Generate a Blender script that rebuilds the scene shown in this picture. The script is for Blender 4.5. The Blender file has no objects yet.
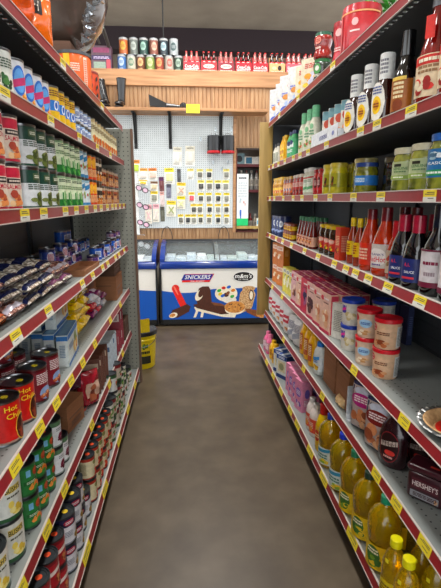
import bpy, bmesh, math, random
from mathutils import Matrix, Vector, noise as mnoise
random.seed(7)
PI = math.pi
scene = bpy.context.scene
COL = scene.collection
R_ = random.random
def U(a, b): return random.uniform(a, b)

# ------------------------------------------------------------------ materials
def lin(h):
    h = h.lstrip('#')
    c = [int(h[i:i+2], 16)/255 for i in (0, 2, 4)]
    g = (c[0]+c[1]+c[2])/3; c = [min(1, max(0, g+(x-g)*1.16)) for x in c]
    return [x/12.92 if x <= .04045 else ((x+.055)/1.055)**2.4 for x in c]
_m = {}
def nt(name):
    m = bpy.data.materials.new(name); m.use_nodes = True
    n = m.node_tree; b = n.nodes['Principled BSDF']
    return m, n, b
def M(col, rough=.45, metal=0, coat=0, trans=0, var=.12, ns=60, ior=1.45, bump=0):
    """plain procedural material: base colour broken up by a little noise"""
    k = (col, rough, metal, coat, trans, var, ns, bump)
    if k in _m: return _m[k]
    m, n, b = nt('m_'+col.strip('#'))
    c = lin(col)
    t = n.nodes.new('ShaderNodeTexNoise'); t.inputs['Scale'].default_value = ns; t.inputs['Detail'].default_value = 2
    tc = n.nodes.new('ShaderNodeTexCoord'); n.links.new(tc.outputs['Object'], t.inputs['Vector'])
    r = n.nodes.new('ShaderNodeValToRGB')
    r.color_ramp.elements[0].position = .3; r.color_ramp.elements[1].position = .7
    r.color_ramp.elements[0].color = [x*(1-var) for x in c]+[1]
    r.color_ramp.elements[1].color = [min(1, x*(1+var)) for x in c]+[1]
    n.links.new(t.outputs['Fac'], r.inputs['Fac']); n.links.new(r.outputs['Color'], b.inputs['Base Color'])
    b.inputs['Roughness'].default_value = rough; b.inputs['Metallic'].default_value = metal
    b.inputs['Coat Weight'].default_value = coat; b.inputs['Coat Roughness'].default_value = .08
    b.inputs['Transmission Weight'].default_value = trans; b.inputs['IOR'].default_value = ior
    if bump:
        bp = n.nodes.new('ShaderNodeBump'); bp.inputs['Strength'].default_value = bump; bp.inputs['Distance'].default_value = .01
        n.links.new(t.outputs['Fac'], bp.inputs['Height']); n.links.new(bp.outputs['Normal'], b.inputs['Normal'])
    _m[k] = m; return m
def ramp(n, pts):
    r = n.nodes.new('ShaderNodeValToRGB'); e = r.color_ramp.elements
    while len(e) < len(pts): e.new(.5)
    for el, (p, c) in zip(e, pts): el.position = p; el.color = lin(c)+[1]
    return r
def math_n(n, op, a, b=None):
    x = n.nodes.new('ShaderNodeMath'); x.operation = op
    for i, v in enumerate((a, b)):
        if v is None: continue
        if isinstance(v, (int, float)): x.inputs[i].default_value = v
        else: n.links.new(v, x.inputs[i])
    return x.outputs[0]
def holes_mat(name, col, pitch, rad, ax, hole='#14130f', rough=.5, limit=None, rowp=None, metal=0, offs=0):
    """sheet with round holes on a grid; ax = the two object axes of the sheet"""
    m, n, b = nt(name)
    tc = n.nodes.new('ShaderNodeTexCoord'); s = n.nodes.new('ShaderNodeSeparateXYZ'); n.links.new(tc.outputs['Object'], s.inputs[0])
    d = []
    for k, a in enumerate(ax):
        p = pitch if k == 0 else (rowp or pitch)
        v = math_n(n, 'DIVIDE', math_n(n, 'ADD', s.outputs[a], 50+offs), p)
        v = math_n(n, 'SUBTRACT', math_n(n, 'FRACT', v), .5)
        v = math_n(n, 'MULTIPLY', v, p)
        d.append(math_n(n, 'MULTIPLY', v, v))
    r = math_n(n, 'SQRT', math_n(n, 'ADD', d[0], d[1]))
    f = math_n(n, 'LESS_THAN', r, rad)
    if limit:
        a, lo, hi = limit
        f = math_n(n, 'MULTIPLY', f, math_n(n, 'GREATER_THAN', s.outputs[a], lo))
        f = math_n(n, 'MULTIPLY', f, math_n(n, 'LESS_THAN', s.outputs[a], hi))
    t = n.nodes.new('ShaderNodeTexNoise'); t.inputs['Scale'].default_value = 9; n.links.new(tc.outputs['Object'], t.inputs['Vector'])
    c = lin(col)
    rr = n.nodes.new('ShaderNodeValToRGB')
    rr.color_ramp.elements[0].color = [x*.86 for x in c]+[1]; rr.color_ramp.elements[1].color = [x*1.1 for x in c]+[1]
    n.links.new(t.outputs['Fac'], rr.inputs['Fac'])
    mx = n.nodes.new('ShaderNodeMix'); mx.data_type = 'RGBA'
    n.links.new(f, mx.inputs[0]); n.links.new(rr.outputs['Color'], mx.inputs[6]); mx.inputs[7].default_value = lin(hole)+[1]
    n.links.new(mx.outputs[2], b.inputs['Base Color'])
    b.inputs['Roughness'].default_value = rough; b.inputs['Metallic'].default_value = metal
    return m
def noise_mat(name, pts, scale=(1, 1, 1), ns=4, detail=6, rough=.6, bump=0, coat=0, kind='noise', metal=0, trans=0, bd=.004):
    m, n, b = nt(name)
    tc = n.nodes.new('ShaderNodeTexCoord'); mp = n.nodes.new('ShaderNodeMapping'); mp.inputs['Scale'].default_value = scale
    n.links.new(tc.outputs['Object'], mp.inputs['Vector'])
    if kind == 'noise':
        t = n.nodes.new('ShaderNodeTexNoise'); t.inputs['Detail'].default_value = detail; o = t.outputs['Fac']
    else:
        t = n.nodes.new('ShaderNodeTexVoronoi'); o = t.outputs['Distance']
        if kind == 'cell':
            sp = n.nodes.new('ShaderNodeSeparateColor'); n.links.new(t.outputs['Color'], sp.inputs[0]); o = sp.outputs[0]
    t.inputs['Scale'].default_value = ns
    n.links.new(mp.outputs[0], t.inputs['Vector'])
    r = ramp(n, pts); n.links.new(o, r.inputs['Fac']); n.links.new(r.outputs['Color'], b.inputs['Base Color'])
    b.inputs['Roughness'].default_value = rough; b.inputs['Coat Weight'].default_value = coat; b.inputs['Metallic'].default_value = metal
    b.inputs['Transmission Weight'].default_value = trans
    if bump:
        bp = n.nodes.new('ShaderNodeBump'); bp.inputs['Strength'].default_value = bump; bp.inputs['Distance'].default_value = bd
        n.links.new(t.outputs[0], bp.inputs['Height']); n.links.new(bp.outputs['Normal'], b.inputs['Normal'])
    return m
def emit(col, s):
    m, n, b = nt('lamp'); b.inputs['Emission Color'].default_value = lin(col)+[1]; b.inputs['Emission Strength'].default_value = s
    b.inputs['Base Color'].default_value = (.9, .9, .9, 1); return m

WOOD = noise_mat('beadboard_wood', [(.25, '#77593e'), (.5, '#9f7c5a'), (.75, '#b39472')], (6, 6, .6), 5, 6, .5, .1)
WOODH = noise_mat('trim_wood', [(.25, '#8f6a48'), (.55, '#b08560'), (.8, '#c09870')], (.5, 5, 7), 5, 6, .45, .1)
WOODP = noise_mat('pale_pine', [(.2, '#8e7440'), (.6, '#a88d55'), (.9, '#b79c64')], (7, 7, .5), 4, 5, .5, .1)
CARD = noise_mat('cardboard', [(.2, '#80583a'), (.6, '#96694a'), (.9, '#a67a58')], (1, 1, 12), 6, 4, .8)
CARDD = noise_mat('dark_cardboard', [(.2, '#4a3428'), (.8, '#5f4535')], (1, 1, 12), 6, 4, .8)
SHELFL = holes_mat('shelf_metal_left', '#8b8f8c', .036, .0036, (0, 1), '#23262a', .4, limit=(0, .05, .19), rowp=.03)
SHELFR = holes_mat('shelf_metal_right', '#8b8f8c', .036, .0036, (0, 1), '#23262a', .4, limit=(0, -.19, -.05), rowp=.03)
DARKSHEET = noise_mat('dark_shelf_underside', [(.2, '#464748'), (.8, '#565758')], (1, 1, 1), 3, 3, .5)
RAIL = M('#86242a', .4, coat=.15, var=.08)
RAILW = M('#c9c0b8', .4, var=.06)
TAGY = M('#e0cc3c', .5, var=.05); TAGW = M('#dcdcd2', .5, var=.04); TAGK = M('#5d5848', .6)
TIN = M('#8a8c8e', .28, 1, var=.06); DTIN = M('#55595c', .35, .9, var=.1)
BLACK = M('#131313', .4); GREYP = M('#3c3f42', .5); WHITE = M('#e6e6e2', .5, var=.04)
GLASSM = M('#dfeaea', .03, coat=1, var=0)
GLASSM.node_tree.nodes['Principled BSDF'].inputs['Alpha'].default_value = .16

# ------------------------------------------------------------------ mesh builder
class MB:
    def __init__(s): s.v = []; s.f = []; s.m = []; s.mats = []
    def mi(s, m):
        if isinstance(m, str): m = M(m)
        if m not in s.mats: s.mats.append(m)
        return s.mats.index(m)
    def add(s, vs, fs, m):
        k = s.mi(m); o = len(s.v); s.v += [tuple(p) for p in vs]
        for f in fs: s.f.append(tuple(o+i for i in f)); s.m.append(k)
        return s
    def box(s, x0, x1, y0, y1, z0, z1, m, rot=None):
        vs = [Vector((x, y, z)) for x in (x0, x1) for y in (y0, y1) for z in (z0, z1)]
        if rot: vs = [rot @ v for v in vs]
        return s.add(vs, [(0, 1, 3, 2), (4, 6, 7, 5), (0, 4, 5, 1), (2, 3, 7, 6), (0, 2, 6, 4), (1, 5, 7, 3)], m)
    def rbox(s, x0, x1, y0, y1, z0, z1, m, b=.004, seg=2):
        bm = bmesh.new(); bmesh.ops.create_cube(bm, size=1)
        bmesh.ops.scale(bm, vec=(x1-x0, y1-y0, z1-z0), verts=bm.verts); bmesh.ops.translate(bm, vec=((x0+x1)/2, (y0+y1)/2, (z0+z1)/2), verts=bm.verts)
        bmesh.ops.bevel(bm, geom=bm.edges[:], offset=b, segments=seg, affect='EDGES', profile=.5)
        bm.verts.ensure_lookup_table()
        s.add([v.co.copy() for v in bm.verts], [tuple(v.index for v in f.verts) for f in bm.faces], m); bm.free(); return s
    def lathe(s, prof, seg=20, c=(0, 0), sx=1, sy=1, z0=0):
        """prof = [(r, z, mat of the band that starts here)]"""
        for i in range(len(prof)-1):
            r0, a, m = prof[i]; r1, b = prof[i+1][:2]
            if m is None: continue
            vs = []
            for r, z in ((r0, a), (r1, b)):
                for k in range(seg):
                    t = 2*PI*k/seg; vs.append((c[0]+r*sx*math.cos(t), c[1]+r*sy*math.sin(t), z+z0))
            fs = [(k, (k+1) % seg, seg+(k+1) % seg, seg+k) for k in range(seg)]
            s.add(vs, fs, m)
        return s
    def tube(s, pts, r, m, seg=8, cap=True):
        pts = [Vector(p) for p in pts]; n = len(pts); rs = r if isinstance(r, (list, tuple)) else [r]*n
        vs = []; up = Vector((0, 0, 1))
        for i, p in enumerate(pts):
            d = (pts[min(i+1, n-1)]-pts[max(i-1, 0)]).normalized()
            a = d.cross(up)
            if a.length < .05: a = d.cross(Vector((1, 0, 0)))
            a.normalize(); b = d.cross(a)
            for k in range(seg):
                t = 2*PI*k/seg; vs.append(p+(a*math.cos(t)+b*math.sin(t))*rs[i])
        fs = [(i*seg+k, i*seg+(k+1) % seg, (i+1)*seg+(k+1) % seg, (i+1)*seg+k) for i in range(n-1) for k in range(seg)]
        if cap: fs += [tuple(range(seg)), tuple((n-1)*seg+k for k in reversed(range(seg)))]
        return s.add(vs, fs, m)
    def mesh(s, name, smooth=True):
        me = bpy.data.meshes.new(name); me.from_pydata(s.v, [], s.f)
        for m in s.mats: me.materials.append(m)
        me.polygons.foreach_set('material_index', s.m)
        bm = bmesh.new(); bm.from_mesh(me); bmesh.ops.remove_doubles(bm, verts=bm.verts, dist=1e-5); bmesh.ops.recalc_face_normals(bm, faces=bm.faces)
        if smooth:
            for f in bm.faces: f.smooth = True
            for e in bm.edges:
                if len(e.link_faces) == 2 and e.calc_face_angle(0) > .7: e.smooth = False
        bm.to_mesh(me); bm.free(); return me

# ------------------------------------------------------------------ lettering and printed shapes, wrapped on a surface
_t = {}
def text2d(s):
    if s in _t: return _t[s]
    cu = bpy.data.curves.new('lettering', 'FONT'); cu.body = s; cu.resolution_u = 2; cu.align_x = 'CENTER'; cu.offset = .012
    o = bpy.data.objects.new('lettering', cu); COL.objects.link(o)
    dg = bpy.context.evaluated_depsgraph_get(); me = bpy.data.meshes.new_from_object(o.evaluated_get(dg))
    vs = [(v.co.x, v.co.y) for v in me.vertices]; fs = [tuple(p.vertices) for p in me.polygons]
    bpy.data.objects.remove(o); bpy.data.curves.remove(cu); bpy.data.meshes.remove(me)
    xs = [v[0] for v in vs]; ys = [v[1] for v in vs]
    w = max(xs)-min(xs); h = max(ys)-min(ys); cx = (max(xs)+min(xs))/2; cy = (max(ys)+min(ys))/2
    _t[s] = ([((x-cx)/w, (y-cy)/h) for x, y in vs], fs); return _t[s]
def cyl(R):
    return lambda u, v, e: ((R+e)*math.sin(u/R), -(R+e)*math.cos(u/R), v)
def face(w, d, h, side='f'):
    if side == 'f': return lambda u, v, e: (u, -d/2-e, v)
    if side == 'r': return lambda u, v, e: (w/2+e, u, v)
    if side == 'l': return lambda u, v, e: (-w/2-e, -u, v)
    return lambda u, v, e: (u, v-d/2, h+e)
NV = 1
def strip(mb, wrap, poly_half, u, v, w, m, e, n):
    vs = []; K = NV
    if K > 1: n = max(n, 8)
    for i in range(n+1):
        t = -1+2*i/n; lo, hi = poly_half(t); vs += [wrap(u+t*w/2, v+lo+(hi-lo)*j/K, e) for j in range(K+1)]
    mb.add(vs, [(i*(K+1)+j, (i+1)*(K+1)+j, (i+1)*(K+1)+j+1, i*(K+1)+j+1) for i in range(n) for j in range(K)], m)
def decals(mb, wrap, ds, su, sv, curved=True):
    """ds = (kind, u, v, w, h, colour, text) in units of su, sv. r rectangle, e ellipse, t text, b blocks of fine print, f food picture, s slanted band"""
    for li, d in enumerate(ds):
        k, u, v, w, h, c = d[:6]; u *= su; w *= su; v *= sv; h *= sv; e = .0007+.00035*li
        n = max(1, int(w/su/.2)) if curved else 1
        if k == 'r': strip(mb, wrap, lambda t: (-h/2, h/2), u, v, w, c, e, n)
        elif k == 's': strip(mb, wrap, lambda t: (-h/2+t*h*.4, h/2+t*h*.4), u, v, w, c, e, n)
        elif k == 'e': strip(mb, wrap, lambda t: (-h/2*math.sqrt(max(0, 1-t*t)), h/2*math.sqrt(max(0, 1-t*t))), u, v, w, c, e, 12)
        elif k == 'b':
            rows = max(1, round(h/(sv*.05)))
            for r in range(rows):
                y = v+h/2-(r+.5)*h/rows; x = u-w/2
                while x < u+w/2-.001:
                    l = min(U(.12, .3)*w, u+w/2-x)
                    if l < w*.04: break
                    strip(mb, wrap, lambda t: (-h/rows*.3, h/rows*.3), x+l/2, y, l*.85, c, e, max(1, int(l/su/.25)))
                    x += l
        elif k == 'f':
            cs = d[6]
            for q in range(9):
                a = R_()*2*PI; rr = math.sqrt(R_())*.36; ww = w*U(.25, .5); hh = h*U(.25, .5)
                strip(mb, wrap, lambda t: (-hh/2*math.sqrt(max(0, 1-t*t)), hh/2*math.sqrt(max(0, 1-t*t))), u+w*rr*math.cos(a), v+h*rr*math.sin(a), ww, cs[q % len(cs)], e+.00012*q, 6)
        elif k == 't':
            vs, fs = text2d(d[6])
            mb.add([wrap(u+x*w, v+y*h, e) for x, y in vs], fs, c)
    return mb

# ------------------------------------------------------------------ objects
def thing(name, label, cat, loc=(0, 0, 0), rz=0, group=None, rot=None):
    o = bpy.data.objects.new(name, None); o.empty_display_size = .05; COL.objects.link(o)
    o.location = loc; o.rotation_euler = rot or (0, 0, rz); o['label'] = label; o['category'] = cat
    if group: o['group'] = group
    nw = len(label.replace(',', '').split())
    if not 4 <= nw <= 16: print('LABELWORDS', nw, label)
    return o
def part(name, mb, parent, label=None, loc=None, smooth=True):
    me = mb if isinstance(mb, bpy.types.Mesh) else mb.mesh(name, smooth)
    o = bpy.data.objects.new(name, me); COL.objects.link(o); o.parent = parent
    if loc: o.location = loc
    if label: o['label'] = label
    return o
def solo(name, mb, label, cat, loc=(0, 0, 0), rz=0, group=None, smooth=True, rot=None):
    me = mb if isinstance(mb, bpy.types.Mesh) else mb.mesh(name, smooth)
    o = bpy.data.objects.new(name, me); COL.objects.link(o); o.location = loc; o.rotation_euler = rot or (0, 0, rz); o['label'] = label; o['category'] = cat
    if group: o['group'] = group
    return o
def struct(name, mb, smooth=False):
    o = bpy.data.objects.new(name, mb.mesh(name, smooth)); COL.objects.link(o); o['kind'] = 'structure'; return o
def inst(proto, label, loc, rz=0, group=None, rot=None, scale=None):
    """a fresh thing with its own copy of every part of the prototype"""
    name, cat, parts = proto
    t = thing(name, label, cat, loc, rz, group, rot)
    if scale: t.scale = scale
    made = []
    for pn, me, par, lb in parts:
        o = bpy.data.objects.new(pn, me); COL.objects.link(o); o.parent = t if par is None else made[par]
        if lb: o['label'] = lb
        made.append(o)
    return t

# ------------------------------------------------------------------ products
def can(r, h, base, bands=(), ds=(), top=TIN, sticker=None, name='food_can', cat='can'):
    b = MB()
    b.lathe([(.0, .003, top), (r*.93, .003, top), (r*.96, 0, top), (r, .001, top), (r, .004, top), (r*.965, .008, top), (r*.965, h-.008, top), (r, h-.004, top), (r, h, top), (r*.95, h, top), (r*.93, h-.004, top), (r*.8, h-.004, top), (r*.77, h-.006, top), (.0001, h-.006, top)])
    l = MB(); rl = r*.985; z0, z1 = .007, h-.007
    cuts = sorted({0, 1} | {x for q in bands for x in q[:2]})
    for a, c in zip(cuts, cuts[1:]):
        col = base
        for q in bands:
            if q[0] <= a+1e-6 and q[1] >= c-1e-6: col = q[2]
        za, zc = z0+a*(z1-z0), z0+c*(z1-z0)
        l.lathe([(rl, za, M(col, .32, coat=.3)), (rl, zc, None)])
    decals(l, cyl(rl), ds, rl, h)
    ps = [('can_body', b.mesh('can_body'), None, None), ('paper_label', l.mesh('paper_label'), None, None)]
    if sticker:
        s = MB(); s.lathe([(.0001, h-.0045, sticker), (.011, h-.0045, sticker), (.011, h-.0055, None)], 10, (r*.2, -r*.1))
        ps.append(('price_sticker', s.mesh('price_sticker'), None, None))
    return (name, cat, ps)
def jar(r, h, content, lid, lab=None, ds=(), lidh=.018, name='glass_jar', cat='jar', neck=.86, z=(.22, .68), sx=1):
    b = MB(); g = content if not isinstance(content, str) else M(content, .12, coat=1, var=.35, ns=45)
    hb = h-lidh
    b.lathe([(.0001, 0, g), (r*.9, 0, g), (r, .008, g), (r, hb*.8, g), (r*.96, hb*.88, g), (r*neck, hb*.95, g), (r*neck, hb, None)], sx=sx)
    L = MB(); lm = M(lid, .3, coat=.4) if isinstance(lid, str) else lid
    rl = r*neck+.003; L.lathe([(rl, hb-.002, lm), (rl, h-.002, lm), (rl-.002, h, lm), (.0001, h, None)], 24, sx=sx)
    ps = [('jar_body', b.mesh('jar_body'), None, None), ('lid', L.mesh('lid'), None, None)]
    if lab:
        l = MB(); l.lathe([(r+.0006, h*z[0], M(lab, .4)), (r+.0006, h*z[1], None)], 24); decals(l, cyl(r+.0006), ds, r, h); ps.append(('paper_label', l.mesh('paper_label'), None, None))
    return (name, cat, ps)
def bottle(prof, content, cap, lab=None, z=(.2, .6), ds=(), name='glass_bottle', cat='bottle', flat=1, seg=22, capz=None):
    """prof = [(r,z)...] of the body; cap = (colour, r, z0, z1)"""
    b = MB(); g = content if not isinstance(content, str) else M(content, .1, coat=1, var=.2, ns=30)
    P = [(.0001, prof[0][1], g)]+[(r, zz, g) for r, zz in prof]; P[-1] = P[-1][:2]+(None,)
    b.lathe(P, seg, sy=flat)
    ps = [('bottle_body', b.mesh('bottle_body'), None, None)]
    H = prof[-1][1]
    if cap:
        c = MB(); cm = M(cap[0], .35, coat=.3) if isinstance(cap[0], str) else cap[0]
        c.lathe([(cap[1], cap[2], cm), (cap[1]*.96, cap[3]-.002, cm), (cap[1]*.85, cap[3], cm), (.0001, cap[3], None)], 18, sy=flat if cap[1] > .02 and flat < 1 else 1)
        ps.append(('cap', c.mesh('cap'), None, None)); H = cap[3]
    if lab:
        R = max([r for r, zz in prof if z[0]*H-.02 <= zz <= z[1]*H+.02] or [r for r, zz in prof])+.0008
        l = MB(); l.lathe([(R, z[0]*H, M(lab, .4)), (R, z[1]*H, None)], seg, sy=flat)
        w0 = cyl(R); decals(l, (lambda u, v, e: (lambda p: (p[0], p[1]*flat, p[2]))(w0(u, v, e))), ds, R, H)
        ps.append(('paper_label', l.mesh('paper_label'), None, None))
    elif ds:
        R = max(r for r, zz in prof)+.001; l = MB(); w0 = cyl(R)
        decals(l, (lambda u, v, e: (lambda p: (p[0], p[1]*flat, p[2]))(w0(u, v, e))), ds, R, H)
        ps.append(('printed_label', l.mesh('printed_label'), None, None))
    return (name, cat, ps)
def carton(w, d, h, base, f=(), s=(), t=(), name='carton', cat='box', flaps=True):
    b = MB(); m = M(base, .42, coat=.15) if isinstance(base, str) else base
    b.box(-w/2, w/2, -d/2, d/2, 0, h, m)
    q = MB()
    q.box(-w/2+.001, w/2-.001, -d/2+.001, -d/2+d*.52, h, h+.0006, m)
    ps = [('box_body', b.mesh('box_body', False), None, None), ('top_flap', q.mesh('top_flap', False), None, None)]
    for pn, fc, dd, a, c in (('front_print', 'f', f, w, h), ('side_print', 'r', s, d, h), ('side_print', 'l', s, d, h), ('top_print', 't', t, w, d)):
        if dd:
            p = MB(); decals(p, face(w, d, h, fc), dd, a, c, False)
            if p.v: ps.append((pn, p.mesh(pn, False), None, None))
    return (name, cat, ps)
def pouch_mesh(w, h, d, m, ds=(), crk=.15, seed=0, seal=.05, mm=None):
    N, K = 18, 22
    def th(a, c):
        a = max(-1, min(1, a)); c = max(-1, min(1, c))
        t = (max(0, 1-abs(a)**3.0))**.5*(max(0, 1-abs(c)**3.2))**.6
        return d/2*t*(1+crk*mnoise.noise(Vector((a*2.3+seed, c*2.3, seed*1.7))))+.0015
    b = MB()
    for sgn in (-1, 1):
        vs = []; fs = []
        for j in range(K+1):
            c = -1+2*j/K
            for i in range(N+1):
                a = -1+2*i/N; k = 1-.05*(1-abs(c)**2)*0
                vs.append((a*w/2*k*(1-.04*mnoise.noise(Vector((c*3, seed, 0)))), sgn*th(a, c), (c+1)/2*h))
        fs = [(j*(N+1)+i, j*(N+1)+i+1, (j+1)*(N+1)+i+1, (j+1)*(N+1)+i) for j in range(K) for i in range(N)]
        b.add(vs, fs, m)
    p = MB()
    if ds: decals(p, lambda u, v, e: (u, -th(2*u/w, 2*v/h-1)-e*2, v), ds, w, h); 
    return b, p
def pouch(w, h, d, base, ds=(), name='pouch', cat='bag', seed=0, rough=.25, crk=.25):
    m = M(base, rough, coat=.4) if isinstance(base, str) else base
    # printed shapes on a swollen pouch need cutting finer, so every decal is diced
    global NV
    NV = 7; b, p = pouch_mesh(w, h, d, m, ds, crk, seed); NV = 1
    ps = [('pouch_body', b.mesh('pouch_body'), None, None)]
    if p.v:
        me = p.mesh('printed_panel'); ps.append(('printed_panel', me, None, None))
    return (name, cat, ps)
# ================================================================== the shell of the room
FLOOR = noise_mat('polished_concrete', [(.25, '#453a2d'), (.5, '#54493a'), (.75, '#635747')], (1, 1, 1), 5.0, 12, .42, .03)
b = MB(); b.box(-6, 6, -4, 10.2, -.1, 0, FLOOR); struct('floor', b)
CEIL = noise_mat('ceiling_paint', [(.3, '#94897b'), (.7, '#a89c8c')], (1, 1, 1), 2, 4, .8)
b = MB(); b.box(-6, 6, -4, 10.2, 4.43, 4.53, CEIL); struct('ceiling', b)
b = MB(); b.box(-6, 6, 10, 10.1, 0, 4.43, noise_mat('dim_back_wall', [(.3, '#857b6e'), (.7, '#958a7c')], (1, 1, 1), 2, 4, .8)); struct('wall_back', b)
b = MB(); b.box(-6, 6, 8.5, 8.8, 4.07, 4.43, M('#2a1e22', .7)); struct('trim_1', b)       # dark beam under the ceiling

# partition wall: boarded with narrow beads, pegboard set into it
WY = 5.9
def bead(b, x0, x1, z0, z1, y, m):
    p = .05; x = x0
    while x < x1-1e-4:
        e = min(x+p, x1); g = .005
        vs = [(x, y+.006, z0), (x+g, y, z0), (e-g, y, z0), (e, y+.006, z0), (x, y+.006, z1), (x+g, y, z1), (e-g, y, z1), (e, y+.006, z1)]
        b.add(vs, [(0, 1, 5, 4), (1, 2, 6, 5), (2, 3, 7, 6)], m); x = e
b = MB()
b.box(-2.2, 2.4, WY+.01, WY+.12, 0, 1.08, WOOD); b.box(-2.2, .623, WY+.01, WY+.12, 1.08, 2.15, WOOD); b.box(1.02, 2.4, WY+.01, WY+.12, 1.08, 2.15, WOOD); b.box(-2.2, 2.4, WY+.01, WY+.12, 2.15, 3.02, WOOD)
bead(b, -2.2, .60, 0, 3.0, WY, WOOD); bead(b, .60, 2.4, 2.17, 3.0, WY, WOOD); bead(b, .60, 2.4, 0, 1.08, WY, WOOD); bead(b, 1.02, 2.4, 1.08, 2.17, WY, WOOD)
struct('wall_far', b)
b = MB(); b.rbox(-2.2, 2.4, WY-.03, WY, 2.87, 3.05, WOODH, .005); b.rbox(-2.2, 2.4, WY-.03, WY+.32, 3.03, 3.055, WOODH, .004); struct('trim_3', b)
b = MB(); b.rbox(.585, .623, WY-.03, WY, 1.08, 2.5, WOODH, .004); struct('trim_4', b)
PEGW = holes_mat('white_pegboard', '#cfd4d4', .0254, .0042, (0, 2), '#5c6468', .45)
b = MB(); b.box(-1.6, .583, WY-.02, WY-.001, 1.14, 2.53, PEGW)
t = thing('pegboard', 'white pegboard panel covering the far wall above the freezers', 'pegboard', (0, 0, 0)); part('board', b, t, smooth=False)
HK = M('#aab0b2', .25, .9)
for x, z in ((.36, 2.38), (.56, 2.38), (.17, 2.26), (.33, 1.98), (.52, 1.98), (.44, 1.9)):
    h = MB(); h.tube([(x, WY-.02, z), (x, WY-.12, z-.004), (x, WY-.13, z+.012)], .003, HK, 6); h.box(x-.012, x+.012, WY-.024, WY-.02, z-.03, z+.015, HK); part('hook', h, t)

# wooden shelf board on black brackets
t = thing('bracket_shelf', 'long wooden shelf board on black brackets above the pegboard', 'shelf', (0, 0, 0))
b = MB(); b.rbox(-1.6, .98, WY-.30, WY-.0215, 2.5355, 2.57, WOODH, .004); part('shelf_board', b, t)
for x in (-.64, -.21, .425):
    b = MB(); b.box(x-.02, x+.02, WY-.032, WY-.021, 2.13, 2.53, BLACK); b.box(x-.02, x+.02, WY-.27, WY-.021, 2.52, 2.534, BLACK)
    b.tube([(x, WY-.03, 2.2), (x, WY-.1, 2.34), (x, WY-.22, 2.515)], .013, BLACK, 6); part('bracket', b, t)
b = MB(); b.box(-.08, .08, -.002, 0, -.05, .05, M('#e6d94a', .6)); b.box(-.06, .06, -.0026, -.002, .005, .012, TAGK); b.box(-.06, .03, -.0026, -.002, -.018, -.011, TAGK)
solo('paper_note', b, 'yellow paper note stuck to the edge of the wooden shelf board', 'note', (.075, WY-.303, 2.56), smooth=False)

# glazed opening in the far wall with a cabinet of jars behind it
wf = struct('window_1', MB().box(.623, .64, WY-.02, WY+.02, 1.08, 2.15, M('#5a2a22', .5)).box(1.0, 1.02, WY-.02, WY+.02, 1.08, 2.15, M('#5a2a22', .5)).box(.623, 1.02, WY-.02, WY+.02, 2.13, 2.15, M('#2b1c18', .5)).box(.623, 1.02, WY-.02, WY+.02, 1.08, 1.1, M('#5a2a22', .5)))
cab = thing('display_cabinet', 'dim cabinet with dark red shelves seen through the wall opening', 'cabinet', (0, 0, 0))
b = MB(); b.box(.6, 1.06, WY+.45, WY+.47, 1.0, 2.2, M('#8c8f8c', .6)); part('back_panel', b, cab, smooth=False)
b = MB(); b.box(.59, .605, WY+.13, WY+.47, 1.0, 2.2, M('#6d4a40', .6)); b.box(1.055, 1.07, WY+.13, WY+.47, 1.0, 2.2, M('#6d4a40', .6)); part('side_panel', b, cab, smooth=False)
for z in (1.06, 1.60, 1.93):
    b = MB(); b.box(.606, 1.054, WY+.13, WY+.45, z, z+.035, M('#5b1f25', .5)); part('shelf', b, cab, smooth=False)
k = 0
for z, xs in ((1.636, (.66, .73, .80, .87, .94, 1.0)), (1.096, (.86, .93, 1.0))):
    for x in xs:
        hh = .24 if z > 1.5 else U(.18, .3); c = ('#9a9c98', '#b0a8a0', '#8d8578')[k % 3] if z > 1.5 else ('#7d2a2a', '#c4b9a8', '#8a3a34')[k % 3]
        pr_ = bottle([(.028, 0), (.03, .01), (.03, hh*.7), (.014, hh*.85), (.014, hh)], c, ('#d8d5cc' if k % 2 else '#7c3430', .017, hh-.01, hh+.02), '#cfcabf', (.2, .55), (('b', 0, .4, 1, .2, '#55504a'),))
        inst(pr_, '%s bottle in the cabinet behind the wall opening, %s from left' % ('pale' if z > 1.5 else 'dull', ('first', 'second', 'third', 'fourth', 'fifth', 'sixth')[xs.index(x)]), (x, WY+.3, z), group='bottles in the far cabinet'); k += 1
pr_ = carton(.2, .1, .1, '#e7e4da', (('r', -.2, .5, .4, .8, '#2e6e8c'),))
inst(pr_, 'white and blue small carton on top shelf of the far cabinet', (.86, WY+.25, 1.966))
pr_ = carton(.14, .1, .14, '#7d9aa0', (('e', 0, .5, .6, .6, '#20262a'),))
inst(pr_, 'grey blue carton on top shelf of the far cabinet at left', (.69, WY+.25, 1.966))
b = MB(); b.box(-.075, .075, -.004, 0, 0, .66, WHITE)
t = thing('poster_card', 'tall white card with green bottom edge standing against the wall opening', 'sign', (.71, WY-.035, 1.17)); part('card', b, t, smooth=False)
q = MB(); decals(q, face(.15, .008, .66), (('b', 0, .70, .8, .3, '#c4cacd'), ('b', 0, .92, .7, .05, '#4a5058'), ('f', -.15, .48, .25, .12, '#8a9aa0', ('#aab6bb', '#d0d6d8')), ('f', .2, .45, .25, .12, '#8a9aa0', ('#c07a74', '#d0d6d8')), ('r', -.15, .2, .1, .22, '#2a62b0'), ('e', -.2, .25, .1, .12, '#2a62b0'), ('r', 0, .07, 1, .14, '#23b26a')), .15, .66, False); part('printing', q, t, smooth=False)
b = MB(); b.rbox(.63, 1.04, WY-.09, WY-.02, 1.13, 1.165, WOODP, .003); struct('trim_5', b)
pr_ = carton(.13, .05, .1, '#d9dccf', (('r', .2, .4, .5, .6, '#b9c93a'), ('r', -.3, .5, .3, .5, '#4f9fc0')))
inst(pr_, 'small white and lime packet on the sill beside the tall card', (.96, WY-.05, 1.165))

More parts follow.
